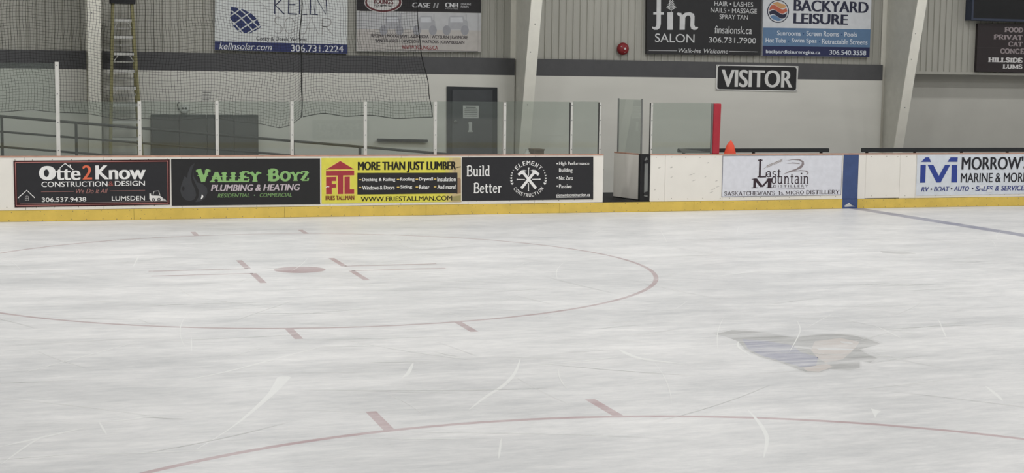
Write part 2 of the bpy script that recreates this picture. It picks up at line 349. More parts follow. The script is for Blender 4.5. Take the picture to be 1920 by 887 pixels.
class Sign:
    """flat printed panel on the plane Y; pixel boxes of the survey give real places on that plane"""
    def __init__(s, root, Y, face=1): s.root = root; s.Y = Y; s.layers = {}; s.k = 0; s.n = 0
    def mb(s, rgb, part):
        if part in ('bullet', 'rule', 'screw', 'notice_text', 'fine_print', 'picture', 'paint_chip'): s.k += 1; return s.layers.setdefault((tuple(rgb), part, s.k), MB())
        return s.layers.setdefault((tuple(rgb), part), MB())
    def y(s, lv): return s.Y-0.0016*lv
    def place(s, geo, box, rgb, part='lettering', lv=2):
        v, f = geo
        if not v: return
        x0, y0, x1, y1 = box; xm = (x0+x1)/2; ym = (y0+y1)/2
        X0 = P(x0, ym, s.Y).x; X1 = P(x1, ym, s.Y).x; Z1 = P(xm, y0, s.Y).z; Z0 = P(xm, y1, s.Y).z
        ax = min(p[0] for p in v); bx = max(p[0] for p in v); ay = min(p[1] for p in v); by = max(p[1] for p in v)
        s.n += 1
        pts = [(X0+(p[0]-ax)/(bx-ax or 1)*(X1-X0), s.y(lv)-(p[2]*3e-5 if len(p) > 2 else 0)-s.n*4e-6, Z0+(p[1]-ay)/(by-ay or 1)*(Z1-Z0)) for p in v]
        s.k += 1; s.layers[(tuple(rgb), part, s.k)] = MB().add(pts, f)
    def text(s, body, box, rgb, bold=0.0, shear=0.0, space=1.0, lv=2, part='lettering'):
        s.place(text_geo(body, bold, shear, space), box, rgb, part, lv)
    def slab(s, body, box, rgb, wt=.13, serif=.26, small=None, spur=False, lv=2):
        s.place(slab_geo(body, wt, serif, small, spur), box, rgb, 'lettering', lv)
    def poly(s, pts, rgb, part='emblem', lv=2):
        q = [(P(a, b, s.Y).x, P(a, b, s.Y).z) for a, b in pts]
        s.n += 1; s.mb(rgb, part).faceY(q, s.y(lv)-s.n*4e-6)
    def line(s, pts, wpx, rgb, part='emblem', lv=2):
        q = [(P(a, b, s.Y).x, P(a, b, s.Y).z) for a, b in pts]
        k = (P(pts[0][0]+1, pts[0][1], s.Y).x-P(pts[0][0], pts[0][1], s.Y).x)
        v, f = ribbon(q, wpx*k)
        s.n += 1; s.mb(rgb, part).add([(a, s.y(lv)-s.n*4e-6, b) for a, b in v], f)
    def disc(s, cx, cy, rx, ry, rgb, part='emblem', lv=2, n=28):
        s.poly([(cx+rx*math.cos(2*math.pi*i/n), cy+ry*math.sin(2*math.pi*i/n)) for i in range(n)], rgb, part, lv)
    def ring(s, cx, cy, rx, ry, wpx, rgb, a0=0, a1=360, part='emblem', lv=2, n=30):
        s.line([(cx+rx*math.cos(math.radians(a0+(a1-a0)*i/n)), cy+ry*math.sin(math.radians(a0+(a1-a0)*i/n))) for i in range(n+1)], wpx, rgb, part, lv)
    def glyph(s, ch, cx, cy, h, w, ang, rgb, lv=2, bold=0.02):
        """one letter centred on a pixel and turned by ang degrees (clockwise in the picture)"""
        v, f = text_geo(ch, bold)
        ax = min(p[0] for p in v); bx = max(p[0] for p in v); ay = min(p[1] for p in v); by = max(p[1] for p in v)
        c = P(cx, cy, s.Y); k = P(cx+1, cy, s.Y).x-c.x; a = -math.radians(ang); out = []
        for p in v:
            lx = ((p[0]-ax)/(bx-ax)-.5)*w*k; lz = ((p[1]-ay)/(by-ay)-.5)*h*k
            out.append((c.x+lx*math.cos(a)-lz*math.sin(a), s.y(lv)-p[2]*3e-5, c.z+lx*math.sin(a)+lz*math.cos(a)))
        s.mb(rgb, 'lettering').add(out, f)
    def done(s):
        for (rgb, part, *_), mb in s.layers.items(): mb.build(part, ink(rgb), s.root)
def quad(tl, tr, br, bl, Y): return [(P(a, b, Y).x, P(a, b, Y).z) for a, b in (tl, tr, br, bl)]
def board_sign(name, label, corners, rgb, Y, thick=0.003, cat='advertising sign', group=None, rough=0.4):
    q = quad(*corners, Y)
    zb = min(p[1] for p in q); xm = sum(p[0] for p in q)/4
    root = thing(name, label, cat, (xm, Y+thick, zb), group)
    p = MB().prismY(q, Y, Y+thick-.0004).build('panel', ink(rgb, rough), root)
    return root, Sign(p, Y)

# ================================================================== THE SETTING
XL, XR = -14.0, 36.0
YO = -1.25            # face of the boards on the camera's side
fl = MB().add([(XL, YO, 0), (XR, YO, 0), (XR, D, 0), (XL, D, 0)], [(0, 1, 2, 3)]).build('floor', ICE)
struct(fl)
fb = MB().box(XL, XR, D+0.13, DW+0.7, -0.1, FZ).build('floor', M['rubber']); struct(fb); fb.name = 'floor_walkway'
struct(MB().box(XL, XR, -7.0, YO-0.13, -0.1, 0.1).build('floor_stand', M['concrete']))
struct(MB().box(XL, XR, -7.0, DW+0.9, 9.0, 9.2).build('ceiling', M['ceiling']))
struct(MB().box(XL-.2, XL, -7.0, DW+0.9, -0.1, 9.0).build('wall_left', M['siding']))
struct(MB().box(XR, XR+.2, -7.0, DW+0.9, -0.1, 9.0).build('wall_right', M['siding']))
struct(MB().box(XL, XR, -7.2, -7.0, -0.1, 9.0).build('wall_front', M['lower']))

# column positions (web centre lines)
CX = [PX(180, 28.2), PX(969, DW, 100), PX(1664, DW, 100)]
# ribbed siding above, one sheet run with trapezoid ribs
def siding():
    mb = MB(); x = XL; y0 = DW+0.10; y1 = DW+0.075; pitch = 0.155; zt = 9.0
    prof = []
    while x < XR:
        prof += [(x, y0), (x+.105, y0), (x+.117, y1), (x+.140, y1), (x+.155, y0)]; x += pitch
    z = PZ(112, DW, 1100)-0.06; zlow = PZ(139, DW, 1750)
    vs = []; fs = []
    for a, b in prof: vs += [(a, b, zlow if a > CX[2]+.03 else z), (a, b, zt)]
    for i in range(len(prof)-1): fs.append((2*i, 2*i+2, 2*i+3, 2*i+1))
    n = len(vs); vs += [(XL, DW+.2, z), (XR, DW+.2, z), (XR, DW+.2, zt), (XL, DW+.2, zt)]; fs.append((n+3, n+2, n+1, n))
    mb.add(vs, fs)
    return mb.build('wall_back', M['siding'])
struct(siding())
BZ1 = 0.5*(PZ(97, DW, 60)+PZ(116, DW, 1500)); BZ0 = 0.5*(PZ(134, DW, 300)+PZ(147, DW, 1500))
def liner(x0, x1, name):
    mb = MB()
    mb.box(x0, x1, DW, DW+0.09, FZ-.05, BZ0, 0)
    mb.box(x0, x1, DW, DW+0.09, BZ0, BZ1, 1)
    # faint horizontal panel grooves
    for z in (0.75, 1.35, 1.95): mb.box(x0, x1, DW-0.002, DW, z, z+0.006, 0)
    return struct(mb.build(name, [M['lower'], M['band']]))
liner(XL, PX(162, DW, 115), 'wall_back_lower')
liner(PX(192, DW, 115), PX(965, DW, 130), 'wall_back_lower')
liner(PX(985, DW, 130), PX(1655, DW, 135), 'wall_back_lower')
# recessed strips beside the columns
for a, b in ((PX(162, DW, 115), PX(192, DW, 115)), (PX(965, DW, 130), PX(985, DW, 130)), (PX(1655, DW, 135), PX(1690, DW, 135))):
    struct(MB().box(a, b, DW+0.09, DW+0.16, FZ-.05, BZ1+.05).build('wall_back_recess', M['bay']))
# right bay: lower wall set back under the siding
zr = PZ(139, DW, 1750)
x0b = PX(1690, DW, 135)
mb = MB(); mb.box(x0b, XR, DW+0.56, DW+0.62, FZ-.05, zr+.02); mb.box(x0b, XR, DW+0.05, DW+0.62, zr, zr+.06, 1)
mb.box(x0b-.04, x0b, DW+0.16, DW+0.62, FZ-.05, zr+.02)
struct(mb.build('wall_back_bay', [M['bay'], M['siding']]))

# tapered steel frame columns
for i, (cx, lab) in enumerate(zip(CX, ('pale tapered steel column behind the net, left of the stepladder', 'cream tapered steel column leaning out just right of the grey door', 'cream tapered steel column between the blue pool advert and the dark scoreboard'))):
    dep = lambda z: 0.40+0.222*z
    zb, zt = FZ, 9.0; yb = DW+0.07; hw = 0.115
    t = thing('steel_column', lab, 'column', (cx, yb, zb), 'tapered steel frame columns along the back wall')
    MB().hexa([(cx-.008, yb-dep(zb), zb), (cx+.008, yb-dep(zb), zb), (cx+.008, yb, zb), (cx-.008, yb, zb), (cx-.008, yb-dep(zt), zt), (cx+.008, yb-dep(zt), zt), (cx+.008, yb, zt), (cx-.008, yb, zt)]).build('web', M['web'], t)
    ya, yc = yb-dep(zb), yb-dep(zt)
    MB().hexa([(cx-hw, ya-.02, zb), (cx+hw, ya-.02, zb), (cx+hw, ya, zb), (cx-hw, ya, zb), (cx-hw, yc-.02, zt), (cx+hw, yc-.02, zt), (cx+hw, yc, zt), (cx-hw, yc, zt)]).build('front_flange', M['column'], t); ff = ALL[-1]
    MB().box(cx-hw, cx+hw, yb-.0, yb+.02, zb, zt).build('rear_flange', M['column'], t)
    for sz in (0.55, 2.0, 3.05, 3.6): MB().latheY(cx+random.uniform(-.05, .05), sz, [(.006, yb-dep(sz)-.027), (.012, yb-dep(sz)-.024), (.012, yb-dep(sz)-.015)], 8).build('bolt', M['steel'], ff)

# ================================================================== ICE MARKINGS (part of the floor)
def ice_mesh(name, polys, mt, z=0.0002, label=None, dz=0.0):
    mb = MB()
    for p in polys:
        z += dz
        a = sum(p[i][0]*p[(i+1) % len(p)][1]-p[(i+1) % len(p)][0]*p[i][1] for i in range(len(p)))
        if a < 0: p = p[::-1]
        mb.add([(x, y, z) for x, y in p], [tuple(range(len(p)))])
    o = mb.build(name, mt, fl)
    if label: o['label'] = label
    return o
def rect(x0, x1, y0, y1): return [(x0, y0), (x1, y0), (x1, y1), (x0, y1)]
FX, FY, R = 3.1278, D-7.338, 4.572
def ring_polys(cx, cy, r, w, n=160):
    out = []
    for i in range(n):
        a, b = 2*math.pi*i/n, 2*math.pi*(i+1)/n
        out.append([(cx+(r-w/2)*math.cos(a), cy+(r-w/2)*math.sin(a)), (cx+(r+w/2)*math.cos(a), cy+(r+w/2)*math.sin(a)), (cx+(r+w/2)*math.cos(b), cy+(r+w/2)*math.sin(b)), (cx+(r-w/2)*math.cos(b), cy+(r-w/2)*math.sin(b))])
    return out
def faceoff(cy, mt, label, spot):
    ice_mesh('faceoff_circle', ring_polys(FX, cy, R, 0.06), mt, 0.0002, label)
    hs = []
    ye = math.sqrt(R*R-0.86**2)
    for sx in (-1, 1):
        for sy in (-1, 1):
            x = FX+sx*0.86
            hs.append(rect(x-.04, x+.04, *sorted((cy+sy*ye, cy+sy*(ye+.62)))))
    ice_mesh('hash_mark', hs, mt, 0.0004)
    Ls = []
    for sx in (-1, 1):
        for sy in (-1, 1):
            xa = FX+sx*0.63; ya = cy+sy*0.24
            Ls.append(rect(xa-.04, xa+.04, *sorted((ya, ya+sy*0.92))))
            Ls.append(rect(*sorted((xa, xa+sx*1.25)), ya-.03, ya+.03))
    if spot:
        ice_mesh('faceoff_bracket', Ls, mt, 0.0004)
        ice_mesh('faceoff_spot', [[(FX+.33*math.cos(2*math.pi*i/40), cy+.33*math.sin(2*math.pi*i/40)) for i in range(40)]], mt, 0.0004)
faceoff(FY, ICE_RED2, 'far faded red faceoff circle near the boards', True)
faceoff(FY-13.41, ICE_RED, 'near red faceoff circle at the bottom of the picture', True)
bx = 15.45
ice_mesh('blue_line', [rect(bx-.0, bx+.33, YO+.05, D-.02)], ICE_BLUE, 0.0002, 'grey-blue line painted across the ice')

def ipx(pts): return [(G(a, b).x, G(a, b).y) for a, b in pts]
logo_out = [(1340, 627), (1372, 619), (1400, 620), (1440, 624), (1475, 631), (1492, 633), (1520, 629), (1560, 626), (1600, 629), (1632, 637), (1652, 645), (1632, 650), (1612, 655), (1626, 664), (1645, 672), (1632, 680), (1612, 677), (1612, 690), (1590, 695), (1556, 692), (1535, 699), (1512, 698), (1490, 690), (1462, 679), (1424, 669), (1398, 656), (1384, 640), (1362, 632)]
lc = (1500.0, 660.0)
team = ice_mesh('team_logo_rim', [ipx([(lc[0]+(a-lc[0])*1.035, lc[1]+(b-lc[1])*1.07) for a, b in logo_out])], ICE_LOGO_RIM, 0.0001)
ice_mesh('team_logo', [ipx(logo_out)], ICE_LOGO_G, 0.0002, 'faded blue and tan logo in the ice')
ice_mesh('logo_wing', [ipx([(1392, 636), (1440, 640), (1488, 648), (1500, 660), (1534, 670), (1530, 686), (1500, 688), (1464, 677), (1428, 667), (1402, 654)])], ICE_LOGO_B, 0.0004)
ice_mesh('logo_head', [ipx([(1528, 640), (1575, 634), (1612, 641), (1604, 652), (1596, 660), (1580, 674), (1548, 680), (1534, 672), (1520, 656)])], ICE_LOGO_T, 0.0004)
ice_mesh('logo_wing', [ipx([(1505, 690), (1550, 682), (1562, 688), (1536, 697), (1514, 696)])], ICE_LOGO_T, 0.0004)
ice_mesh('logo_stripe', [ipx([(1490, 648), (1520, 652), (1522, 655), (1488, 652)]), ipx([(1530, 652), (1600, 654), (1598, 657), (1535, 656)]), ipx([(1575, 640), (1600, 643), (1598, 645), (1578, 643)])], ICE, 0.0006)
ice_mesh('faint_mark', [ipx([(1650, 471), (1700, 472), (1718, 476), (1690, 477), (1655, 474)])], ICE_LOGO_G, 0.0002)

# skate scratches: many thin snowy cuts, one surface
sc = []
def scratch(pts, w):
    v, f = ribbon(pts, w)
    n = len(pts)
    for i in range(n):
        t_ = i/(n-1); g = .12+.88*min(1, 4*t_*(1-t_)+.25*t_*(1-t_)) ; c_ = pts[i]
        for k in (2*i, 2*i+1): v[k] = (c_[0]+(v[k][0]-c_[0])*g, c_[1]+(v[k][1]-c_[1])*g)
    for q in f: sc.append([v[i] for i in q])
def sm(pts, n=6):
    out = []
    for i in range(len(pts)-1):
        for k in range(n):
            t = k/n; p0 = pts[max(0, i-1)]; p1 = pts[i]; p2 = pts[i+1]; p3 = pts[min(len(pts)-1, i+2)]
            out.append(tuple(.5*((2*p1[j])+(-p0[j]+p2[j])*t+(2*p0[j]-5*p1[j]+4*p2[j]-p3[j])*t*t+(-p0[j]+3*p1[j]-3*p2[j]+p3[j])*t**3) for j in (0, 1)))
    return out+[pts[-1]]
for pts, w in (([(610, 648), (520, 672), (420, 698), (350, 712)], .03),
               ([(290, 780), (230, 788), (170, 792)], .03), ([(160, 802), (80, 820), (0, 838)], .035), ([(0, 872), (60, 830), (90, 815)], .018),
               ([(150, 852), (300, 848), (420, 843)], .02), ([(185, 790), (200, 815)], .015), ([(976, 672), (965, 700), (945, 722), (910, 745), (880, 768)], .035),
               ([(775, 680), (765, 700), (755, 708)], .035), ([(1402, 768), (1425, 795), (1438, 822), (1432, 858)], .03), ([(1848, 724), (1868, 740), (1880, 752)], .03),
               ([(1495, 602), (1500, 622), (1480, 660)], .012), ([(1384, 640), (1386, 652), (1410, 668)], .02), ([(1640, 610), (1690, 634)], .02), ([(1760, 600), (1775, 635)], .015),
               ([(1160, 655), (1200, 672), (1280, 682)], .06), ([(1000, 685), (1100, 676), (1160, 668)], .03), ([(640, 820), (800, 823), (930, 821)], .02), ([(940, 822), (935, 860)], .015),
               ([(0, 640), (90, 632)], .02), ([(260, 480), (250, 500)], .02), ([(560, 478), (640, 470)], .03), ([(1330, 520), (1430, 508), (1500, 512)], .04), ([(40, 700), (260, 640)], .02)):
    scratch(ipx(sm(pts)), w)
wide = ipx(sm([(534, 706), (522, 722), (505, 742), (465, 778), (425, 808), (370, 842)]))
v, f = ribbon(wide, .12)
for i, c_ in enumerate(wide):
    g = max(.08, (1-i/(len(wide)-1))**1.6)*(.55 if i == 0 else 1)
    for k in (2*i, 2*i+1): v[k] = (c_[0]+(v[k][0]-c_[0])*g, c_[1]+(v[k][1]-c_[1])*g)
for q in f: sc.append([v[i] for i in q])
sc.append(ipx([(1633, 766), (1652, 771), (1645, 776), (1641, 784)]))
for _ in range(380):
    x = random.uniform(-3, 17); y = random.uniform(9.5, 24); a = random.gauss(0, .55)+random.choice((0, 0, math.pi/2)); L = random.uniform(.3, 2.2); k = random.uniform(-.35, .35)
    pts = [(x, y)]
    for i in range(8):
        pts.append((pts[-1][0]+math.cos(a)*L/8, pts[-1][1]+math.sin(a)*L/8)); a += k/8
    scratch(pts, random.uniform(.004, .012))
o = ice_mesh('skate_scratch', sc, SNOW, 0.0005, None, 4e-7); o['kind'] = 'stuff'

# ================================================================== DASHER BOARDS
def screws_row(mb, x0, x1, z, step, y, r=.008, mi=1, jit=.03):
    x = x0+step/2
    while x < x1-.03:
        mb.latheY(x+random.uniform(-jit, jit), z+random.uniform(-.006, .006), [(r*.6, y-.003), (r, y-.001), (r, y)], 6, mi); x += step
def board(label, x0, x1, group, sheets=None, colour='board', screws=True, scuffs=0, ztop=BT, zlow=0.195):
    t = thing('dasher_board', label, 'rink board', (x0, D+.06, 0), group)
    edges = sheets or [x0, x1]
    for a, b in zip(edges[:-1], edges[1:]):
        f = MB(); f.box(a+.0025, b-.0025, D, D+.014, zlow, ztop-.012)
        if screws:
            screws_row(f, a, b, ztop-.055, .30, D); screws_row(f, a, b, zlow+.05, .33, D)
        for _ in range(int(scuffs*(b-a))):
            cx = random.uniform(a+.1, b-.1); cz = random.uniform(.32, 1.0); w = random.uniform(.02, .08); h = random.uniform(.006, .02)
            f.faceY([(cx+w*math.cos(q*1.05)*random.uniform(.5, 1), cz+h*math.sin(q*1.05)*random.uniform(.5, 1)+w*.25*math.cos(q*1.05)) for q in range(6)], D-.001, 2)
        f.build('facing_sheet', [M[colour], M['screw'], M['scuff']], t)
    b = MB()
    n = max(1, int(round((x1-x0)/1.25)))
    for i in range(n+1):
        xx = min(max(x0+(x1-x0)*i/n, x0+.03), x1-.03); b.box(xx-.03, xx+.03, D+.014, D+.114, 0, ztop-.05)
    b.box(x0, x1, D+.014, D+.114, ztop-.05, ztop-.012); b.box(x0, x1, D+.014, D+.114, 0.0, 0.06)
    b.build('frame', M['steel'], t)
    MB().prismY([(x0, ztop-.014), (x1, ztop-.014), (x1, ztop+.004), (x1-.004, ztop+.008), (x0+.004, ztop+.008), (x0, ztop+.004)], D-.006, D+.12).build('cap_rail', M['cap'], t)
    return t
def kick(label, x0, x1, group='yellow kick plates along the boards', colour='kick'):
    mb = MB(); mb.prismY([(x0+.002, 0.004), (x1-.002, 0.004), (x1-.002, .19), (x0+.002, .19)], D-.013, D-.0005)
    screws_row(mb, x0, x1, .165, .245, D-.013, .007); screws_row(mb, x0, x1, .025, .245, D-.013, .008)
    for _ in range(int((x1-x0)*3)):
        mb.latheY(random.uniform(x0+.05, x1-.05), random.uniform(.06, .17), [(.004, D-.0145), (.005, D-.013)], 5, 1)
    t = mb.build('kick_plate', [M[colour], M['screw']]); tag(t, label, 'kick plate', group); return t
bpx = lambda p: PX(p, D, 330)
gL = 'white dasher boards left of the open gate'; gR = 'white dasher boards right of the open gate'
board('white rink board at the far left end, mostly outside the picture', XL+2, bpx(47), gL)
board('white rink board under the adverts with orange numeral and house roof, second from left', bpx(47), bpx(341), gL, [bpx(47), bpx(194), bpx(341)])
board('white rink board carrying most of the green-lettered black advert', bpx(341), bpx(619), gL, [bpx(341), bpx(481), bpx(619)])
board('white rink board carrying the yellow lumber advert', bpx(619), bpx(878), gL, [bpx(619), bpx(752), bpx(878)])
bl = board('white rink board with crossed hammers advert, ending at the open gate', bpx(878), bpx(1131), gL, [bpx(878), bpx(1003), bpx(1131)])
board('scuffed bare white rink board directly right of the open gate', bpx(1219), bpx(1355), gR, [bpx(1219), bpx(1247), bpx(1355)], scuffs=9)
board('white rink board behind the pale distillery advert', bpx(1355), bpx(1580.5), gR)
board('blue rink board strip marking the blue line', bpx(1580.5), bpx(1609), gR, colour='blue', screws=False)
board('narrow white screwed rink board right of the blue strip', bpx(1609), bpx(1623), gR)
gd = board('square white gate panel in the boards with a dark gap below it', bpx(1623), bpx(1687), gR, zlow=.205)
board('narrow white rink board between the gate panel and the boat dealer advert', bpx(1687), bpx(1717), gR)
board('white rink board behind the boat dealer advert at right edge', bpx(1717), 30.0, gR)
kx = [XL+2, bpx(-25), bpx(250), bpx(533), bpx(799), bpx(1049), bpx(1302), bpx(1580.5)]
kl = ['at the far left, mostly outside the picture', 'below the advert with the orange numeral', 'below the green-lettered advert', 'below the yellow lumber advert', 'below the words Build Better', 'passing under the open gate', 'below the pale distillery advert']
for i in range(7): kick('yellow kick plate along the ice '+kl[i], kx[i], kx[i+1])
kick('yellow kick plate along the ice right of the blue strip', bpx(1609), 30.0)
k = kick('blue kick plate at the foot of the blue strip, with a white chip', bpx(1580.5), bpx(1609), colour='blue')
cz = [(1583, 386), (1592, 380), (1597, 385), (1604, 387), (1584, 388)]
MB().faceY([(P(a, b, D-.014).x, max(.004, P(a, b, D-.014).z)) for a, b in cz], D-.0145).build('paint_chip', M['paper'], k)
# a strip of rubber hanging on the board end at the gate
MB().prismY([(bpx(1131)+.0, 1.0-.17), (bpx(1135.5), 1.0-.18), (bpx(1134), .70), (bpx(1132.4), .55), (bpx(1134), .30), (bpx(1131), .22)], D+.115, D+.135).build('rubber_flap', M['dark'], bl)
# open gate: threshold, black jamb post, door swung in
XG0, XG1 = bpx(1131), bpx(1219)
th = MB().box(XG0, XG1, D-.010, D+.13, .19, .212).build('gate_threshold', M['dark']); tag(th, 'black threshold bar across the foot of the open gate', 'threshold')
jx0 = PX(1200, D+.03, 330)
t = thing('gate_post', 'black steel gate post with a pale latch bar beside the open gate', 'gate post', (jx0, D+.07, .1))
MB().box(jx0, XG1-.002, D+.016, D+.112, .2125, BT-.01).build('post', M['dark'], t)
lx0, lx1 = PX(1208.5, D, 330), PX(1215, D, 330)
lb = MB(); lb.prismY([(lx0, .30), (lx1, .28), (lx1, .98), ((lx0+lx1)/2, 1.06), (lx0, 1.0)], D+.002, D+.016); lbo = lb.build('latch_bar', M['post'], t)
for z in (.32, .93):
    MB().prismY([(lx0-.01, z), (lx1+.01, z), (lx1+.02, z+.05), (lx1-.01, z+.07), (lx0+.02, z+.06), (lx0-.012, z+.04)], D-.006, D+.002).build('latch_hook', M['rubber'], lbo)
MB().prismY([(jx0, BT-.01), (XG1-.002, BT-.01), (XG1-.002, BT+.006), (jx0, BT+.006)], D+.01, D+.12).build('cap', M['dark'], t)
# the door
t = thing('gate_door', 'white players gate door swung open towards the bench, glass on top', 'gate', (PX(1199, D+.15, 330), D+.15, .2))
ya, yb = D+.15, D+1.05
xa = PX(1199, ya, 330); xb = PX(1150.5, yb, 330)
def slab_door(za, zb, th_=.06, ex=0.0):
    n = Vector((yb-ya, xa-xb, 0)).normalized()*th_   # to the right of the panel
    return [(xa, ya, za), (xa+n.x, ya+n.y, za), (xb+n.x, yb+n.y, za), (xb, yb, za), (xa, ya, zb), (xa+n.x, ya+n.y, zb), (xb+n.x, yb+n.y, zb), (xb, yb, zb)]
MB().hexa(slab_door(.225, BT-.02)).build('panel', M['board'], t)
MB().hexa(slab_door(BT-.02, BT+.006, .075)).build('cap_rail', M['cap'], t)
MB().hexa(slab_door(.20, .225, .07)).build('bottom_rail', M['dark'], t)
nn = Vector((yb-ya, xa-xb, 0)).normalized()
def along(f, off): 
    p = Vector((xa+(xb-xa)*f, ya+(yb-ya)*f, 0))+nn*off; return p
ZG = 2.14
p, q = along(.04, .04), along(.93, .04)
d_ = nn*.012
MB().hexa([tuple(p+Vector((0, 0, BT)))]*0+[(p.x, p.y, BT+.01), (p.x+d_.x, p.y+d_.y, BT+.01), (q.x+d_.x, q.y+d_.y, BT+.01), (q.x, q.y, BT+.01), (p.x, p.y, ZG), (p.x+d_.x, p.y+d_.y, ZG), (q.x+d_.x, q.y+d_.y, ZG), (q.x, q.y, ZG)]).build('glass', GLASS, t)
for f in (.03, .93):
    p = along(f, .045); MB().cham(p.x-.012, p.x+.012, p.y-.02, p.y+.02, BT+.006, ZG+.02, .006).build('glass_post', M['post'], t)

# ================================================================== GLASS AND STANCHIONS
def stanchion(label, px, ytop, w=.068, mt='alu', yb_=290):
    x = PX(px, D+.06, 250); z1 = P(px, ytop, D+.06).z
    t = thing('stanchion', label, 'stanchion', (x, D+.06, BT), 'aluminium stanchions holding the rink glass')
    MB().cham(x-w/2, x+w/2, D+.035, D+.085, BT+.008, z1, .01).build('post', M['alu'], t)
    po_ = C.objects[-1] if False else ALL[-1]
    if mt == 'post': MB().box(x-w/2-.016, x-w/2-.0005, D+.045, D+.075, BT+.008, z1).build('edge_strip', M['rail'], t)
    n = 4
    for i in range(n): MB().latheY(x, BT+.10+(z1-BT-.16)*i/(n-1), [(.006, D+.031), (.011, D+.033), (.011, D+.036)], 8).build('bolt', M['steel'], po_)
    return x
st = [('tall white stanchion at left, reaching above all the others', 109, 116, .066), ('white stanchion in front of the stepladder', 262, 190, .062), ('white stanchion in front of the charcoal folding mat', 407, 189, .058), ('white stanchion beneath the net seam rope', 547.5, 190, .056),
      ('white stanchion over the left end of the yellow advert', 685, 191, .056), ('white stanchion just left of the grey door', 816, 191, .054), ('white stanchion just right of the grey door', 946, 192, .05), ('slim grey stanchion, second from the open gate', 1071, 192, .042), ('slim grey stanchion ending the glass left of the open gate', 1124.5, 192, .034)]
sx = []
for i, (lab, px, yt, w) in enumerate(st): sx.append(stanchion(lab, px, yt, w, 'alu' if i < 7 else 'post'))
sx2 = stanchion('slim grey stanchion on the right edge of the open gate', 1221, 193, .04, 'post')
def pane(label, x0, x1, z1):
    o = MB().box(x0, x1, D+.054, D+.066, BT+.008, z1).build('glass_pane', GLASS)
    tag(o, label, 'glass pane', 'panes of rink glass along the boards')
pane('tall glass pane at the far left, higher than the rest', XL+2, sx[0]-.033, P(60, 118, D+.06).z)
pl = ['glass pane left of the stepladder stanchion', 'glass pane in front of the left half of the charcoal mat', 'glass pane above the green-lettered advert', 'glass pane below the right net', 'glass pane in front of the black wall bar', 'glass pane in front of the grey door', 'glass pane in front of the central cream column', 'narrow glass pane left of the open gate']
for i in range(8):
    pane(pl[i], sx[i]+.03, sx[i+1]-.04, P((st[i][1]+st[i+1][1])/2, 190.5, D+.06).z)
rx = PX(1338, D+.06, 250)
pane('glass pane between the open gate and the red padded post', sx2+.022, PX(1334.5, D+.06, 285)-.03, P(1280, 193, D+.06).z)
t = thing('padded_post', 'red padded post ending the glass right of the gate', 'padded post', (rx, D+.06, BT))
zt = P(1342, 194, D+.06).z
mb = MB(); x0 = PX(1334.5, D+.06, 285); x1 = PX(1346.5, D+.06, 285); X0 = PX(1337.5, D+.06, 195); X1 = PX(1350.5, D+.06, 195)
mb.hexa([(x0, D+.0, BT+.008), (x1, D+.0, BT+.008), (x1, D+.12, BT+.008), (x0, D+.12, BT+.008), (X0, D+.0, zt), (X1, D+.0, zt), (X1, D+.12, zt), (X0, D+.12, zt)])
po = mb.build('pad', M['red'], t)
bv = po.modifiers.new('round', 'BEVEL'); bv.width = .018; bv.segments = 3
MB().hexa([(x0-.028, D+.04, BT+.008), (x0-.002, D+.04, BT+.008), (x0-.002, D+.085, BT+.008), (x0-.028, D+.085, BT+.008), (X0-.028, D+.04, zt), (X0-.002, D+.04, zt), (X0-.002, D+.085, zt), (X0-.028, D+.085, zt)]).build('channel', M['post'], t)

# ================================================================== PLAYERS BENCH AREA
def bench(label, pxa, pxb, Y, ytop, ybot, plank):
    a, b = PX(pxa, Y, ytop), PX(pxb, Y, ytop); z1 = P(pxa+60, ytop, Y).z; z0 = P(pxa+60, ybot, Y).z
    t = thing('bench', label, 'bench', ((a+b)/2, Y, FZ), 'black benches behind the boards')
    o = MB().prismY([(a, z0+.01), (a+.012, z0), (b-.012, z0), (b, z0+.01), (b, z1-.012), (b-.015, z1), (a+.015, z1), (a, z1-.012)], Y, Y+.05).build('backrest', M['pad'], t)
    MB().box(a, b, Y-.42, Y-.04, .58, .62).build('seat', M['pad'], t)
    n = max(2, int((b-a)/1.2)+1)
    for i in range(n):
        x = a+.15+(b-a-.3)*i/(n-1)
        MB().box(x-.025, x+.025, Y+.05, Y+.09, FZ, z1-.03).build('leg', M['rail'], t)
        MB().box(x-.025, x+.025, Y-.40, Y+.05, .53, .58).build('seat_bracket', M['rail'], t)
        MB().box(x-.025, x+.025, Y-.40, Y-.36, FZ, .53).build('leg', M['rail'], t)
    if plank:
        q = quad((1273, 279), (1280, 278.5), (1342, 287), (1280, 287), Y-.03)
        MB().prismY(q, Y-.03, Y-.002).build('end_plank', M['post'], t)
    return t
bench('black bench back showing over the boards left of the blue strip', 1272, 1555, D+.95, 278.5, 286, True)
bench('black bench back showing over the boards at the right edge', 1617, 2150, D+.95, 277.5, 285, False)
# orange pylon standing behind the boards on the bench seat
Yc = D+.72
pc = P(1370, 263, Yc); 
t = thing('pylon', 'crumpled orange pylon poking above the boards beside the red post', 'pylon', (pc.x, Yc, .621))
mb = MB(); n = 14; rings = []
for zz, rad, dx in ((0.655, .17, 0), (.80, .16, 0), (.98, .145, .0), (1.10, .118, -.005), (pc.z-.10, .080, 0), (pc.z-.045, .042, .0), (pc.z-.012, .014, .006), (pc.z, .005, .008)):
    rings.append([(pc.x+dx+rad*(1+.10*math.sin(3*q*2*math.pi/n+zz*4))*math.cos(2*math.pi*q/n), Yc+.7*rad*math.sin(2*math.pi*q/n), zz) for q in range(n)])
vs = [v for r_ in rings for v in r_]
fs = [(k_*n+i, k_*n+(i+1) % n, (k_+1)*n+(i+1) % n, (k_+1)*n+i) for k_ in range(len(rings)-1) for i in range(n)]+[tuple(range((len(rings)-1)*n, len(rings)*n))]
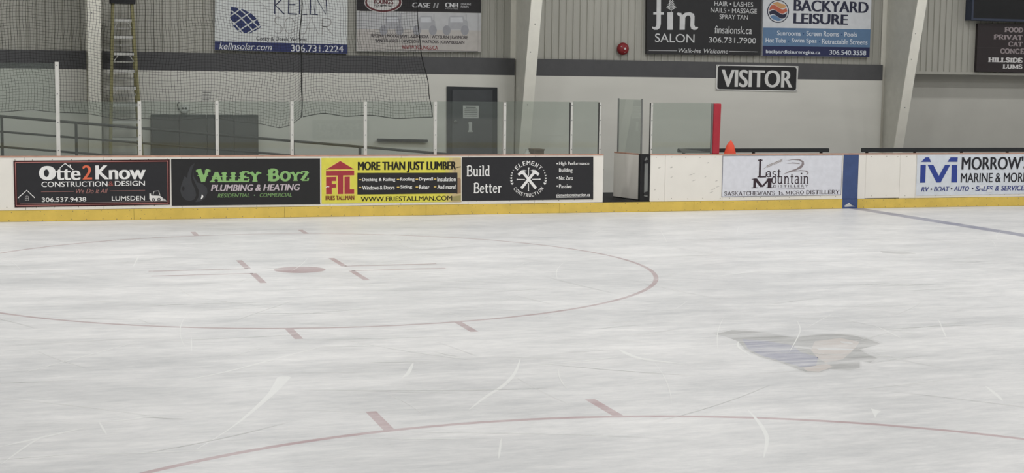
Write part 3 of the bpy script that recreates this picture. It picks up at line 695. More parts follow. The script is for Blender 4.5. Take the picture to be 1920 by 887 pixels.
mb.add(vs, fs); mb.build('body', M['orange'], t, smooth=True)
MB().cham(pc.x-.2, pc.x+.2, Yc-.16, Yc+.16, .621, .655, .03).build('base', M['orange'], t)

# ================================================================== DOOR, MAT, RAIL, LADDER
def door():
    t = struct(MB().prismY(quad((838, 162), (932.5, 164), (932.5, 375), (838, 375), DW-.03), DW-.03, DW-.0).build('door_1', M['frame']))
    Y = DW-.045
    x0, x1 = PX(848, Y, 220), PX(923, Y, 220); zt = P(885, 168.5, Y).z
    MB().box(x0, x1, Y, Y+.015, FZ+.01, zt).build('door_leaf', M['door'], t)
    return t, Y
dr, dY = door()
s = Sign(dr, dY)
s.poly([(868, 198), (898, 198.4), (897.5, 222), (868, 221.6)], (190, 191, 188), 'notice', 1)
for i in range(6):
    s.line([(870.5 if i else 873, 201.2+3.3*i), (895 if i else 892, 201.5+3.3*i)], 1.0 if i else 1.6, (110, 112, 112), 'notice_text', 2)
s.slab('1', (877, 228, 886.5, 247.5), (178, 180, 178), .24, .44)
s.done()
kz = P(847, 228, dY); MB().latheY(PX(853, dY, 228), kz.z, [(.012, dY-.06), (.028, dY-.055), (.030, dY-.035), (.012, dY-.028), (.012, dY)], 14).build('door_knob', M['chrome'], dr, True)
# charcoal folding mat leaning on the wall
Ym = DW-.10
t = thing('folding_mat', 'charcoal four-panel folding mat standing against the white wall', 'mat', (PX(384, Ym, 250), Ym+.04, FZ))
mx = [283, 336, 388, 439, 485]
for a, b in zip(mx[:-1], mx[1:]):
    o = MB().box(PX(a, Ym, 250)+.004, PX(b, Ym, 250)-.004, Ym, Ym+.07, FZ, P(384, 215, Ym).z).build('mat_panel', M['mat'], t)
    bv = o.modifiers.new('round', 'BEVEL'); bv.width = .012; bv.segments = 2
# sloped guard rail of the ramp
Yr = D+1.05
ra, rb = P(0, 218, Yr), P(838, 289, Yr)
slope = (rb.z-ra.z)/(rb.x-ra.x); zrail = lambda x: ra.z+slope*(x-ra.x)
xs, xe = ra.x-2.2, rb.x+.0
mb = MB(); mb.hexa([(xs, Yr+.1, FZ-.02), (xe+.6, Yr+.1, FZ-.02), (xe+.6, DW-.16, FZ-.02), (xs, DW-.16, FZ-.02), (xs, Yr+.1, zrail(xs)-1.0), (xe+.6, Yr+.1, FZ+.0), (xe+.6, DW-.16, FZ+.0), (xs, DW-.16, zrail(xs)-1.0)])
rz = lambda x: zrail(x)-1.0
t = thing('guard_rail', 'dark grey three-bar guard rail sloping down to the right behind the glass', 'railing', (ra.x, Yr, FZ))
for k_, dz in enumerate((0, -.265, -.53)):
    r_ = .024 if k_ == 0 else .019
    xe2 = xe if k_ == 0 else xe
    MB().tube((xs, Yr, zrail(xs)+dz), (xe2, Yr, zrail(xe2)+dz), r_, 8).build('bar', M['rail'], t)
for px in (-130, 4, 143, 263, 408, 549, 675, 820):
    x = PX(px, Yr, 260); MB().box(x-.024, x+.024, Yr-.02, Yr+.02, FZ, zrail(x)).build('post', M['rail'], t)
# stepladder
Yl = DW-.62
t = thing('stepladder', 'tall yellow fibreglass stepladder behind the net beside the left column', 'ladder', (PX(235, Yl, 300), Yl, FZ))
zt = P(230, 7, Yl).z; ztop = zt+.02
def lx(side, z):   # front rails
    if side < 0: a, b = P(211.5, 8, Yl), P(206, 290, Yl)
    else: a, b = P(247.5, 8, Yl), P(265, 290, Yl)
    return a.x+(b.x-a.x)*(z-a.z)/(b.z-a.z)
ly = lambda z: Yl-.34*(1-(z-FZ)/(zt-FZ))
for sd in (-1, 1):
    w = .026
    MB().hexa([(lx(sd, FZ)-w, ly(FZ)-.045, FZ), (lx(sd, FZ)+w, ly(FZ)-.045, FZ), (lx(sd, FZ)+w, ly(FZ)+.045, FZ), (lx(sd, FZ)-w, ly(FZ)+.045, FZ), (lx(sd, zt)-w, Yl-.045, zt), (lx(sd, zt)+w, Yl-.045, zt), (lx(sd, zt)+w, Yl+.045, zt), (lx(sd, zt)-w, Yl+.045, zt)]).build('front_rail', M['fibre'], t)
    MB().hexa([(lx(sd, FZ)-.03+sd*-.03, DW-.30, FZ), (lx(sd, FZ)+.03+sd*-.03, DW-.30, FZ), (lx(sd, FZ)+.03+sd*-.03, DW-.24, FZ), (lx(sd, FZ)-.03+sd*-.03, DW-.24, FZ), (lx(sd, zt)-.03, Yl+.07, zt), (lx(sd, zt)+.03, Yl+.07, zt), (lx(sd, zt)+.03, Yl+.13, zt), (lx(sd, zt)-.03, Yl+.13, zt)]).build('rear_rail', M['fibre'], t)
    MB().cham(lx(sd, FZ)-.05, lx(sd, FZ)+.05, ly(FZ)-.06, ly(FZ)+.06, FZ, FZ+.05, .015).build('foot', M['rubber'], t)
MB().cham(lx(-1, zt)-.06, lx(1, zt)+.06, Yl-.09, Yl+.16, zt-.0, zt+.12, .02).build('top_cap', M['dark'], t)
for i in range(11):
    z = P(230, 37+31.6*i, Yl).z
    if z < FZ+.1: break
    a, b = lx(-1, z)+.03, lx(1, z)-.03; y = ly(z)
    st_ = MB().box(a, b, y-.05, y+.05, z+.010, z+.018).box(a, b, y-.05, y-.042, z-.045, z+.018).build('step', M['step'], t)
    if i in (0, 2, 4):
        MB().tube((a, y-.03, z-.15), (a+.09, y-.03, z-.02), .009, 6).tube((b, y-.03, z-.15), (b-.09, y-.03, z-.02), .009, 6).build('step_brace', M['step'], st_)
    MB().box(lx(-1, z)-.02, lx(1, z)-.03, DW-.30-(DW-.30-Yl-.07)*(z-FZ)/(zt-FZ)+.01, DW-.30-(DW-.30-Yl-.07)*(z-FZ)/(zt-FZ)+.03, z-.17, z-.14).build('rear_brace', M['step'], t)
# odd things on the wall and at the column foot
q0 = P(706, 262, DW); q1 = P(800, 264, DW)
t = thing('wall_bar', 'black bar fixed along the white wall left of the grey door', 'bar', ((q0.x+q1.x)/2, DW, q0.z))
MB().tube((q0.x, DW-.06, q0.z), (q1.x, DW-.06, q1.z), .03, 10).build('bar', M['dark'], t)
mb = MB()
for f in (.06, .94):
    x = q0.x+(q1.x-q0.x)*f; z = q0.z+(q1.z-q0.z)*f; mb.box(x-.02, x+.02, DW-.05, DW, z-.025, z+.025)
mb.build('bracket', M['dark'], t)
c = P(345, 204, DW)
t = thing('emergency_light', 'small white twin-eyed fixture on the wall above the folding mat', 'wall fixture', (c.x, DW, c.z))
MB().latheY(c.x, c.z, [(.06, DW-.07), (.085, DW-.06), (.095, DW-.02), (.095, DW)], 18).build('housing', M['paper'], t)
for dx in (-.03, .03): MB().latheY(c.x+dx, c.z+.01, [(.014, DW-.085), (.02, DW-.08), (.02, DW-.062)], 10).build('lamp_eye', M['rail'], t)
MB().path([(c.x-.10, DW-.02, c.z-.02), (c.x-.13, DW-.02, c.z+.08), (c.x-.09, DW-.02, c.z+.13)], .008).build('cable', M['rail'], t)
r_, s = board_sign('paper_notice', 'small pale notice of fine print on the wall behind the net', ((378, 170), (398, 170.4), (398, 190), (378, 189.6)), (206, 206, 200), DW-.004, .003, 'notice')
for i in range(4): s.line([(380, 173+4.5*i), (395-3*(i % 2), 173.3+4.5*i)], 1.4, (140, 140, 136), 'fine_print', 2)
s.done()
Yk = D+.9
z0 = P(1010, 289, Yk).z; a, b = PX(1001, Yk, 285), PX(1020, Yk, 285); zt = P(1010, 279.5, Yk).z
t = thing('wooden_crate', 'brown wooden crate top showing over the boards at the central column', 'crate', ((a+b)/2, Yk+.15, FZ))
MB().box(a, b, Yk, Yk+.03, FZ, zt-.03).box(a, b, Yk+.27, Yk+.30, FZ, zt-.03).box(a, a+.02, Yk+.03, Yk+.27, FZ, zt-.03).box(b-.02, b, Yk+.03, Yk+.27, FZ, zt-.03).build('body', M['wood'], t)
MB().box(a-.01, b+.01, Yk-.01, Yk+.31, zt-.03, zt).build('lid', M['wood'], t)
a, b = PX(983, Yk, 285), PX(999, Yk, 285); zt = P(990, 280, Yk).z
t = thing('plastic_jug', 'pale plastic jug beside the brown crate at the central column', 'jug', ((a+b)/2, Yk+.1, FZ))
mb = MB(); n = 14; cx = (a+b)/2; pr = [(.07, FZ), (.085, FZ+.02), (.085, zt-.13), (.07, zt-.08), (.03, zt-.04), (.028, zt-.015)]
vs = [(cx+r*math.cos(2*math.pi*i/n), Yk+.1+r*math.sin(2*math.pi*i/n), z) for r, z in pr for i in range(n)]
mb.add(vs, [(k_*n+i, k_*n+(i+1) % n, (k_+1)*n+(i+1) % n, (k_+1)*n+i) for k_ in range(len(pr)-1) for i in range(n)]+[tuple(range((len(pr)-1)*n, len(pr)*n)), tuple(range(n-1, -1, -1))]); mb.build('body', M['alu'], t, True)
MB().tube((cx, Yk+.1, zt-.02), (cx, Yk+.1, zt), .032, 12).build('cap', M['paper'], t)
# bell
c = P(1168.3, 91.5, DW-.0)
t = thing('alarm_bell', 'round red alarm bell on the ribbed wall left of the salon advert', 'bell', (c.x, DW+.075, c.z))
MB().latheY(c.x, c.z, [(.010, DW-.075), (.06, DW-.070), (.105, DW-.05), (.128, DW-.01), (.132, DW+.02), (.128, DW+.03)], 32).build('gong', M['bell'], t, True)
MB().latheY(c.x, c.z, [(.05, DW+.02), (.09, DW+.025), (.09, DW+.09)], 20).build('back_box', M['bell'], t)
MB().latheY(c.x+.01, c.z, [(.010, DW-.086), (.024, DW-.084), (.026, DW-.07)], 16).build('hub', M['chrome'], t)
for a_, rr_ in ((.9, .07), (2.6, .08), (4.9, .075)): MB().latheY(c.x+rr_*math.cos(a_), c.z+rr_*math.sin(a_), [(.006, DW-.076), (.009, DW-.074), (.009, DW-.05)], 8).build('rivet', M['chrome'], t)

# ================================================================== NETTING
def catmull(pts, x):
    for (a, b), (c_, d_) in zip(pts[:-1], pts[1:]):
        if x <= c_: 
            t_ = (x-a)/(c_-a); t_ = max(0, min(1, t_)); t2 = t_*t_*(3-2*t_); return b+(d_-b)*(.5*t_+.5*t2)
    return pts[-1][1]
def net(label, XLf, XRf, bottom, Y, cell, thick, seed, edge_right, edge_bottom_r):
    rnd = random.Random(seed); ph = [rnd.uniform(0, 6.28) for _ in range(8)]
    ztop = P(300, -40, Y).z
    zmin = min(b for _, b in bottom)
    cols = int((XRf(ztop)-XLf(ztop))/cell); rows = int((ztop-zmin)/cell)
    def pt(i, j):
        u = i/cols; x_ = XLf(ztop)+u*(XRf(ztop)-XLf(ztop)); zb = catmull(bottom, x_)
        z = ztop-(ztop-zb)*j/rows
        x = XLf(z)+u*(XRf(z)-XLf(z))
        g = (j/rows)**2
        x += .020*math.sin(z*3.1+ph[0]+x_*1.3)+.012*math.sin(z*7.3+ph[1]-x_*2.2)+.03*g*math.sin(x_*2.1+ph[2])
        z += .018*math.sin(x_*2.4+ph[3]+z*1.1)+.010*math.sin(x_*6.1+ph[4])
        y = Y+.03*math.sin(x_*1.9+ph[5])+.02*math.sin(x_*4.7+z+ph[6])
        return (x, y, z)
    g = [[pt(i, j) for j in range(rows+1)] for i in range(cols+1)]
    V = []; Fc = []; r = thick/2
    def strand(line, horiz):
        b = len(V)
        for p in line:
            for k_ in range(3):
                a = 2*math.pi*k_/3+math.pi/6
                if horiz: V.append((p[0], p[1]+r*math.cos(a), p[2]+r*math.sin(a)))
                else: V.append((p[0]+r*math.cos(a), p[1]+r*math.sin(a), p[2]))
        for q in range(len(line)-1):
            for k_ in range(3):
                Fc.append((b+q*3+k_, b+q*3+(k_+1) % 3, b+q*3+3+(k_+1) % 3, b+q*3+3+k_))
    for i in range(cols+1): strand(g[i], False)
    for j in range(rows+1): strand([g[i][j] for i in range(cols+1)], True)
    t = thing('safety_net', label, 'net', ((XLf(ztop)+XRf(ztop))/2, Y, zmin), 'black safety nets hanging behind the glass')
    mb = MB(); mb.v = V; mb.f = Fc; mb.mi = [0]*len(Fc); mb.build('mesh', M['net'], t)
    MB().path([g[cols][j] for j in range(rows+1)], edge_right, 6).build('edge_rope', M['rope'], t)
    MB().path([g[i][rows] for i in range(cols+1)], edge_bottom_r, 6).build('hem_rope', M['rope'], t)
Yn = D+.30
nb = [(PX(a, Yn, b), P(a, b, Yn).z) for a, b in ((-300, 215), (0, 208), (60, 205), (150, 215), (230, 224), (300, 222), (400, 222), (480, 234), (530, 240), (548, 234), (568, 218))]
xe_ = PX(566, Yn, 215)
net('wide black safety net hanging over the left half, ragged lower edge', lambda z: -3.6, lambda z: xe_+.0*(z), nb, Yn, .0505, .0054, 3, .010, .006)
Yn2 = D+.38
nb2 = [(PX(a, Yn2, b), P(a, b, Yn2).z) for a, b in ((560, 219), (600, 214), (640, 219), (680, 218), (720, 221), (760, 218), (815, 219))]
redge = [(P(a, b, Yn2).z, P(a, b, Yn2).x) for a, b in ((813, 222), (811, 200), (803, 175), (799, 150), (793, 120), (789, 95), (785, 60), (785, 20), (783, -45))]
def redge_f(z):
    for (a, b), (c_, d_) in zip(redge[:-1], redge[1:]):
        if z <= c_: return b+(d_-b)*max(0, (z-a)/(c_-a))
    return redge[-1][1]
x0n = PX(563, Yn2, 215)
net('narrow black safety net left of the grey door, with a wavy right edge', lambda z: x0n, redge_f, nb2, Yn2, .0480, .0050, 5, .008, .008)

# ================================================================== ADVERTS ON THE BOARDS
gB = 'adverts on the dasher boards'; YB = D-.008
WHT = (236, 235, 233); BLK = (44, 44, 47)
# orange numeral advert
THB = .0035
r_, s = board_sign('advert_panel', 'black advert with a large orange numeral and maroon border, leftmost on boards', ((25, 301.5), (318.3, 299), (318.8, 384), (27.5, 389)), (58, 24, 26), YB, group=gB)
s.poly([(28, 304), (315.3, 301.4), (316, 381.5), (30, 386.3)], (190, 128, 122), 'border', 1)
s.poly([(29.3, 305.2), (314, 302.6), (314.7, 380.5), (31, 385)], (58, 24, 26), 'border', 1.5)
s.poly([(31, 306.5), (312.3, 304), (313, 378.8), (32.5, 380.8)], BLK, 'field', 2)
s.text('Otte', (73, 311, 151, 337.8), WHT, .03, lv=3); s.slab('O', (73, 311.5, 101, 337.8), WHT, .24, lv=4)
s.text('2', (154.5, 310, 172.5, 336.4), (222, 112, 82), .02, lv=3)
s.text('Know', (178.7, 310, 273.3, 336.2), WHT, .035, lv=3)
s.text('CONSTRUCTION', (77.7, 340.3, 201.5, 350), WHT, .012, lv=3); s.text('&', (203.3, 340, 213, 348.6), (150, 84, 78), .012, lv=3); s.text('DESIGN', (215.4, 339.2, 271.6, 348.4), WHT, .012, lv=3)
s.text('We Do It All', (142.5, 353.8, 202, 362.4), (168, 118, 112), 0, .3, lv=3)
s.line([(77, 359.7), (138.5, 359)], .7, (168, 118, 112), 'rule', 3); s.line([(206, 358), (272, 357)], .7, (168, 118, 112), 'rule', 3)
s.text('306.537.9438', (78.5, 370, 161.5, 378.3), WHT, .008, lv=3); s.text('LUMSDEN', (209.7, 367.6, 271.6, 376), WHT, .008, lv=3)
s.line([(33.5, 371.6), (50.2, 356.8), (65, 370.8)], 1.6, WHT, lv=3)
s.line([(37, 371.5), (37.4, 382.3), (150, 380.2), (314, 377.4)], .7, (150, 130, 128), lv=3)
for p in ([(47.5, 376), (53.5, 376), (53.5, 368.5), (50.5, 367), (47.5, 368.5), (47.5, 376)], [(50.5, 367), (50.5, 376)], [(47.5, 372), (53.5, 372)]): s.line(p, .8, (190, 188, 186), lv=3)
s.line([(112, 315.5), (122, 306.2), (137.5, 318.6)], 1.8, WHT, lv=4); s.line([(131.5, 308.5), (131.5, 314)], 2, WHT, lv=4)
s.poly([(280, 362.5), (283, 363), (283.5, 366.5), (300, 367), (305, 371), (305, 376), (284, 378), (280, 373)], (225, 223, 220), lv=3)
s.line([(287, 365), (289, 358.6), (297.5, 358), (300, 366)], 1.2, (205, 203, 200), lv=3); s.disc(287.5, 374.6, 3.2, 3.2, (70, 70, 72), lv=4, n=14); s.disc(298, 374, 3.2, 3.2, (70, 70, 72), lv=4, n=14)
s.disc(287.5, 374.6, 1.5, 1.5, (190, 188, 186), lv=5, n=10); s.disc(298, 374, 1.5, 1.5, (190, 188, 186), lv=5, n=10)
s.poly([(303, 371), (309, 373), (313, 377.6), (307, 377)], (180, 178, 176), lv=3)
s.done()
# green lettered advert
r_, s = board_sign('advert_panel', 'black advert with green western lettering and a grey flame', ((320.8, 298.2), (600, 297), (600.2, 382.8), (322, 386)), (42, 42, 43), YB, group=gB)
FLM = (62, 63, 66)
fl_pts = [(365, 306), (357, 312), (352, 325), (351, 334), (346, 330), (343, 338), (339, 350), (338, 358), (341, 368), (348, 375), (356, 377), (364, 374), (368, 366), (366, 355), (360, 343), (358, 332), (360, 318)]
s.poly(fl_pts, FLM, lv=1)
s.poly([(362, 316), (363, 330), (370, 342), (380, 345), (388, 352), (389, 362), (384, 372), (375, 378), (366, 379), (372, 370), (373, 358), (367, 345), (361, 333)], FLM, lv=1)
s.disc(343.5, 353.5, 2.5, 4, (42, 42, 43), lv=2, n=14)
s.poly([(376.3, 373.6), (378.6, 364), (381.2, 367.5), (381, 370), (378, 373)], WHT, 'paint_chip', 2)
GRN = (140, 184, 116)
s.slab('V', (367.5, 316.2, 395, 341.6), GRN, .22, .36, spur=True); s.slab('ALLEY', (393, 321.2, 490, 341.4), GRN, .20, .36, spur=True)
s.slab('B', (499, 315.8, 524, 340.2), GRN, .22, .36, spur=True); s.slab('OYZ', (524.5, 320.5, 579.7, 340), GRN, .20, .34, spur=True)
s.text('PLUMBING & HEATING', (395.3, 345.7, 562.7, 357.8), (196, 184, 190), .035, .22)
s.text('RESIDENTIAL', (408, 362.8, 468, 370), (124, 160, 104), .012, .22); s.text('COMMERCIAL', (487, 362, 547, 369.2), (124, 160, 104), .012, .22); s.disc(477, 366, 1.1, 1.1, (150, 180, 140), 'bullet', n=10)
s.done()
# yellow lumber advert
r_, s = board_sign('advert_panel', 'yellow advert with red house logo and black list box', ((602.5, 296.3), (864, 295.6), (864.5, 378.5), (603, 382)), (222, 214, 88), YB, group=gB)
for i, (a, b, col) in enumerate(((835, 842, (214, 200, 110)), (842, 848, (206, 190, 126)), (848, 864, (196, 176, 134)))):
    s.poly([(a, 296.1), (b+.3, 296), (b+.3, 378.9), (a, 379)], col, 'picture', 1)
s.poly([(856, 335), (861, 333), (864, 336), (864, 362), (856, 364)], (150, 122, 96), 'picture', 1.4); s.poly([(846, 369), (864, 366), (864, 377), (846, 377)], (158, 148, 100), 'picture', 1.4)
s.line([(856, 314.5), (864, 312.5)], 1.4, (90, 76, 60), 'picture', 1.6); s.line([(852, 310), (853, 324)], 1, (110, 96, 76), 'picture', 1.6)
MAR = (164, 58, 66); CRM = (240, 208, 120)
f_ = lambda pts: [(590+a*.15104, 280+b*.15104) for a, b in pts]
for pts in ([(132, 252), (318, 136), (498, 248)], [(132, 262), (498, 260), (498, 330), (132, 333)], [(132, 338), (498, 335), (498, 562), (132, 564)]): pass
for pts in ([(145, 250), (318, 145), (487, 246)], [(140, 272), (490, 267), (490, 322), (353, 324), (353, 555), (285, 556), (285, 326), (140, 327)],
            [(142, 345), (267, 342), (267, 393), (212, 394), (212, 430), (265, 429), (265, 476), (212, 478), (212, 556), (142, 557)], [(370, 341), (436, 339), (436, 497), (490, 496), (490, 552), (370, 554)]):
    q = f_(pts); s.line(q+[q[0]], 2.2, CRM, lv=1.5); s.poly(q, MAR, lv=2)
s.line(f_([(135, 480), (150, 462), (180, 465)]), 1.6, (240, 225, 220), 'paint_chip', 3)
s.text('FRIES TALLMAN', (610.4, 367, 664.3, 375.2), (120, 46, 42), .045)
s.text('MORE THAN JUST LUMBER', (670.8, 303.0, 855.4, 323.4), (34, 32, 26), .055)
s.poly([(670, 324.3), (857.6, 323.8), (857.6, 362.5), (670, 364.8)], (43, 42, 44), 'list_box', 2)
for b_, x0, x1 in (('Decking & Railing', 679, 741), ('Roofing', 750.5, 777), ('Drywall', 785.8, 811.5), ('Insulation', 819.8, 854.5)):
    dz = (x0-679)/175*1.6; s.text(b_, (x0, 333.3-dz, x1, 341.2-dz), WHT, .022, lv=3); s.line([(x0-6.6, 337-dz), (x0-1.8, 336.9-dz)], 1.7, CRM, 'bullet', 3)
for b_, x0, x1 in (('Windows & Doors', 679, 739.5), ('Siding', 750.5, 772.5), ('Rebar', 785.8, 805), ('And more!', 819.8, 854.3)):
    dz = (x0-679)/175*1.4; s.text(b_, (x0, 347.8-dz, x1, 355.6-dz), WHT, .022, lv=3); s.line([(x0-6.6, 351.5-dz), (x0-1.8, 351.4-dz)], 1.7, CRM, 'bullet', 3)
s.text('WWW.FRIESTALLMAN.COM', (676.3, 368, 847.5, 376.8), (40, 36, 28), .015)
s.done()
# crossed hammers advert
r_, s = board_sign('advert_panel', 'black advert with white crossed hammers in a round badge', ((866.3, 295), (1112.5, 293.8), (1112.3, 373.6), (866.5, 377)), BLK, YB, group=gB)
s.slab('Build', (875, 309.6, 918.3, 330.8), WHT, .12, .24); s.slab('Better', (888, 342, 940.6, 362.3), WHT, .12, .24)
cx, cy = 990.8, 335.6
for i, ch in enumerate('ELEMENT'):
    a = -46+i*92/6; s.glyph(ch, cx+30.2*math.sin(math.radians(a)), cy-30.2*math.cos(math.radians(a)), 7.6, 5.4 if ch != 'M' else 6.6, a, WHT)
for i, ch in enumerate('CONSTRUCTION'):
    a = 54-i*108/11; s.glyph(ch, cx-30.6*math.sin(math.radians(a)), cy+30.6*math.cos(math.radians(a)), 6.4, 4.0 if ch != 'I' else 1.2, a, WHT)
for sg in (-1, 1):
    for i in range(6):
        a = math.radians(62+i*9.5); bx_, by_ = cx+sg*32.0*math.sin(a), cy-32*math.cos(a)
        L = 2.0+.55*i
        for tw in (-.55, .55):
            ux, uy = sg*(-.15*sg*0+.25+tw*.9), -1.0
            n_ = math.hypot(ux, uy); ux /= n_; uy /= n_
            s.poly([(bx_, by_), (bx_+ux*L*.5-uy*L*.26, by_+uy*L*.5+ux*L*.26), (bx_+ux*L*1.15, by_+uy*L*1.15), (bx_+ux*L*.5+uy*L*.26, by_+uy*L*.5-ux*L*.26)], WHT)
h_ = lambda pts: [(850+a*.15625, 280+b*.15625) for a, b in pts]
s.line(h_([(990, 468), (832, 272)]), 5.0, WHT, lv=3); s.line(h_([(815, 468), (974, 272)]), 5.0, WHT, lv=3)
s.poly(h_([(768, 296), (815, 252), (850, 247), (884, 258), (850, 268), (838, 300), (812, 300), (788, 320)]), WHT, lv=3.5)
s.poly(h_([(1034, 294), (990, 250), (952, 245), (920, 256), (950, 268), (966, 300), (990, 298), (1014, 318)]), WHT, lv=3.5)
for p in ([(903, 225), (902, 318)], [(902, 405), (901, 498)], [(765, 361), (858, 363)], [(946, 360), (1040, 358)]): s.line(h_(p), 1.4, WHT)
for p in ([(896, 225), (911, 225)], [(894, 498), (908, 498)], [(765, 353), (765, 370)], [(1040, 350), (1040, 367)]): s.line(h_(p), 1.5, WHT)
for b_, bx4 in (('High Performance', (1048, 303.2, 1104.8, 311.2)), ('Building', (1048, 315.4, 1073.4, 324.6)), ('Net Zero', (1048, 330, 1074.2, 337.4)), ('Passive', (1048, 345.6, 1071.8, 352.8)), ('elementconstruction.ca', (1042.4, 362.2, 1106.5, 368.4))):
    s.text(b_, bx4, WHT, .016)
for yy in (306.8, 333.6, 349): s.disc(1044.6, yy, 1.4, 1.4, WHT, 'bullet', n=12)
s.line([(1042.4, 370.3), (1106.5, 369.3)], .7, WHT, 'rule')
s.done()
# distillery advert
r_, s = board_sign('advert_panel', 'pale advert with a wheat stalk and winding road logo', ((1355, 292.3), (1580, 290.7), (1577, 365.6), (1353, 369.6)), (100, 100, 112), YB, group=gB)
s.poly([(1355.8, 293.1), (1579.2, 291.5), (1576.2, 364.8), (1353.9, 368.7)], (222, 223, 230), 'field', 1)
DK = (58, 44, 52)
e_ = lambda pts: [(1200+a*.22917, 270+b*.22917) for a, b in pts]
s.slab('L', (1420.5, 298.4, 1438.5, 333), DK, .10, .30); s.slab('ast', (1437, 318, 1464, 332.6), DK, .10, .2)
s.slab('M', (1409, 334, 1448.7, 352.6), DK, .13, .28); s.slab('ountain', (1446.5, 324.4, 1516, 345.2), DK, .10, .2)
s.text('DISTILLERY', (1449.8, 346.7, 1515, 351.2), DK, .01, 0, 1.5); s.line(e_([(1110, 369), (1345, 366)]), .8, DK, 'rule')
WH = (168, 160, 158)
s.line(e_(sm([(1008, 205), (1060, 172), (1110, 150), (1165, 138)])), .7, WH)
for i in range(9):
    a = 1030+i*15; b = 188-i*6.2
    for dv in (-1, 1): s.poly(e_([(a, b), (a+10, b+dv*11-5), (a+21, b+dv*9-8), (a+13, b+dv*2-5)]), WH, lv=2)
ROAD = (142, 132, 134)
s.poly(e_([(1165, 250), (1215, 225), (1280, 200), (1318, 172), (1325, 150), (1300, 134), (1250, 130), (1188, 138), (1250, 124), (1305, 124), (1340, 142), (1342, 168), (1322, 196), (1275, 216)]), ROAD)
s.poly(e_([(1195, 160), (1250, 151), (1305, 156), (1306, 163), (1250, 159)]), ROAD); s.poly(e_([(1230, 228), (1310, 214), (1365, 218), (1380, 235), (1370, 250), (1358, 252), (1370, 236), (1350, 224), (1310, 222)]), ROAD)
s.slab("SASKATCHEWAN'S", (1358, 358.4, 1453, 366.4), DK, .11, .22); s.slab('1s.', (1459.5, 358.2, 1470, 365.2), DK, .12, .22); s.slab('MICRO', (1472.7, 357.6, 1507, 364.6), DK, .11, .22); s.slab('DISTILLERY', (1511.3, 356.4, 1574, 364), DK, .11, .22)
s.done()
# boat dealer advert
r_, s = board_sign('advert_panel', 'pale advert with a big blue letter M and boat dealer wording', ((1720, 290.2), (2010, 288.6), (2006, 362), (1717.5, 367)), (214, 219, 226), YB, group=gB)
BLU = (52, 70, 146)
m_ = lambda pts: [(1560+a*.1875, 260+b*.1875) for a, b in pts]
for pts in ([(890, 233), (936, 187), (970, 187), (990, 233)], [(885, 263), (938, 262), (932, 440), (879, 441)], [(955, 262), (1012, 262), (1068, 372), (1130, 262), (1182, 262), (1086, 438), (1044, 438)], [(1196, 262), (1252, 262), (1250, 438), (1191, 438)], [(1153, 232), (1186, 187), (1257, 187), (1254, 232)]):
    s.poly(m_(pts), BLU)
s.text("MORROW'S", (1803, 293.6, 1930, 318), (38, 38, 44), .03); s.text('MARINE & MORE', (1801.5, 324.2, 1926, 341.8), (42, 42, 48), .02)
for b_, x0, x1, y0, y1 in (('RV', 1727, 1742, 350.6, 359.2), ('BOAT', 1751, 1780, 350, 358.8), ('AUTO', 1788.5, 1817, 349.4, 358.2), ('SALES', 1829, 1861.5, 348.8, 358), ('&', 1865.5, 1873, 348.6, 357.4), ('SERVICES', 1877, 1926, 347.8, 357.2)):
    s.text(b_, (x0, y0, x1, y1), (58, 66, 128), .03, .2)
for a, b in ((1746, 354.8), (1784, 354), (1823.5, 353.4)): s.disc(a, b, 1.6, 1.6, (52, 50, 70), 'bullet', n=12)
s.poly([(1836, 347), (1848, 346), (1843, 353), (1838, 354)], (224, 226, 230), 'paint_chip', 3); s.poly([(1850, 356), (1860, 355.4), (1859, 360), (1850, 361)], (224, 226, 230), 'paint_chip', 3)
s.done()

# ================================================================== SIGNS ON THE BACK WALL
gW = 'adverts high on the ribbed wall'; YS = DW-.012; TH = .085
NVY = (48, 58, 104)
r_, s = board_sign('advert_panel', 'white solar advert with navy bottom strip, behind the net', ((404, -40), (652, -40), (651.3, 101), (402.5, 93.5)), (206, 209, 208), YS, TH, group=gW)
s.poly([(402.8, 77.2), (651.4, 83.4), (651.2, 100.8), (402.6, 93.3)], (50, 57, 100), 'strip', 1)
THIN = (52, 56, 84)
def strokes(sg, segs, w, rgb, groups):
    k = 0
    for n_ in groups:
        keep = dict(sg.layers); sg.layers = {}
        for p in segs[k:k+n_]: sg.line(p, w, rgb, 'lettering', 2)
        k += n_; new = list(sg.layers.values()); sg.layers = keep
        for mb_ in new: sg.k += 1; sg.layers[(tuple(rgb), 'lettering', sg.k)] = mb_
strokes(s, [[(515.5, -9), (515, 26)], [(536, -9), (516.5, 10), (533, 26.5)], [(541.5, -9), (541, 26)], [(541, 26), (557, 26.6)], [(541.5, 8.6), (554, 9)], [(541.5, -8), (557, -8)], [(562, -9), (561.8, 26.6), (576, 27)], [(582, -9), (581.8, 27), (596, 27.4)], [(590.5, 27.2), (590.8, -7), (611, 27), (611.8, -9)]], 2.4, THIN, (3, 4, 1, 1, 1))
GRY = (152, 150, 148)
strokes(s, [sm([(528, 34), (519, 32), (515, 38), (519, 45), (528, 50), (528, 59), (520, 62), (514.5, 59)]), [(543+9.5*math.cos(i*.2618), 48+15*math.sin(i*.2618)) for i in range(25)], [(558.5, 33.5), (558.2, 63), (572, 63.4)], [(571, 64), (583.5, 34), (597, 64.6)], [(577, 54), (591, 54.4)], [(604, 65), (604.4, 34.6)]+sm([(604.4, 34.8), (616, 35), (621, 41), (617, 48.5), (604.6, 49.4)])+[(610, 49.2), (624, 65.5)]], 1.3, GRY, (1, 1, 1, 2, 3))
s.text('Corey & Derek Verheist', (480.5, 69, 576, 78.8), (64, 62, 70), .012); s.text('kellnsolar.com', (410.5, 81, 510, 93.6), (214, 216, 220), .012, .25); s.text('306.731.2224', (545.6, 84.8, 643.7, 97.4), (214, 216, 220), .018)
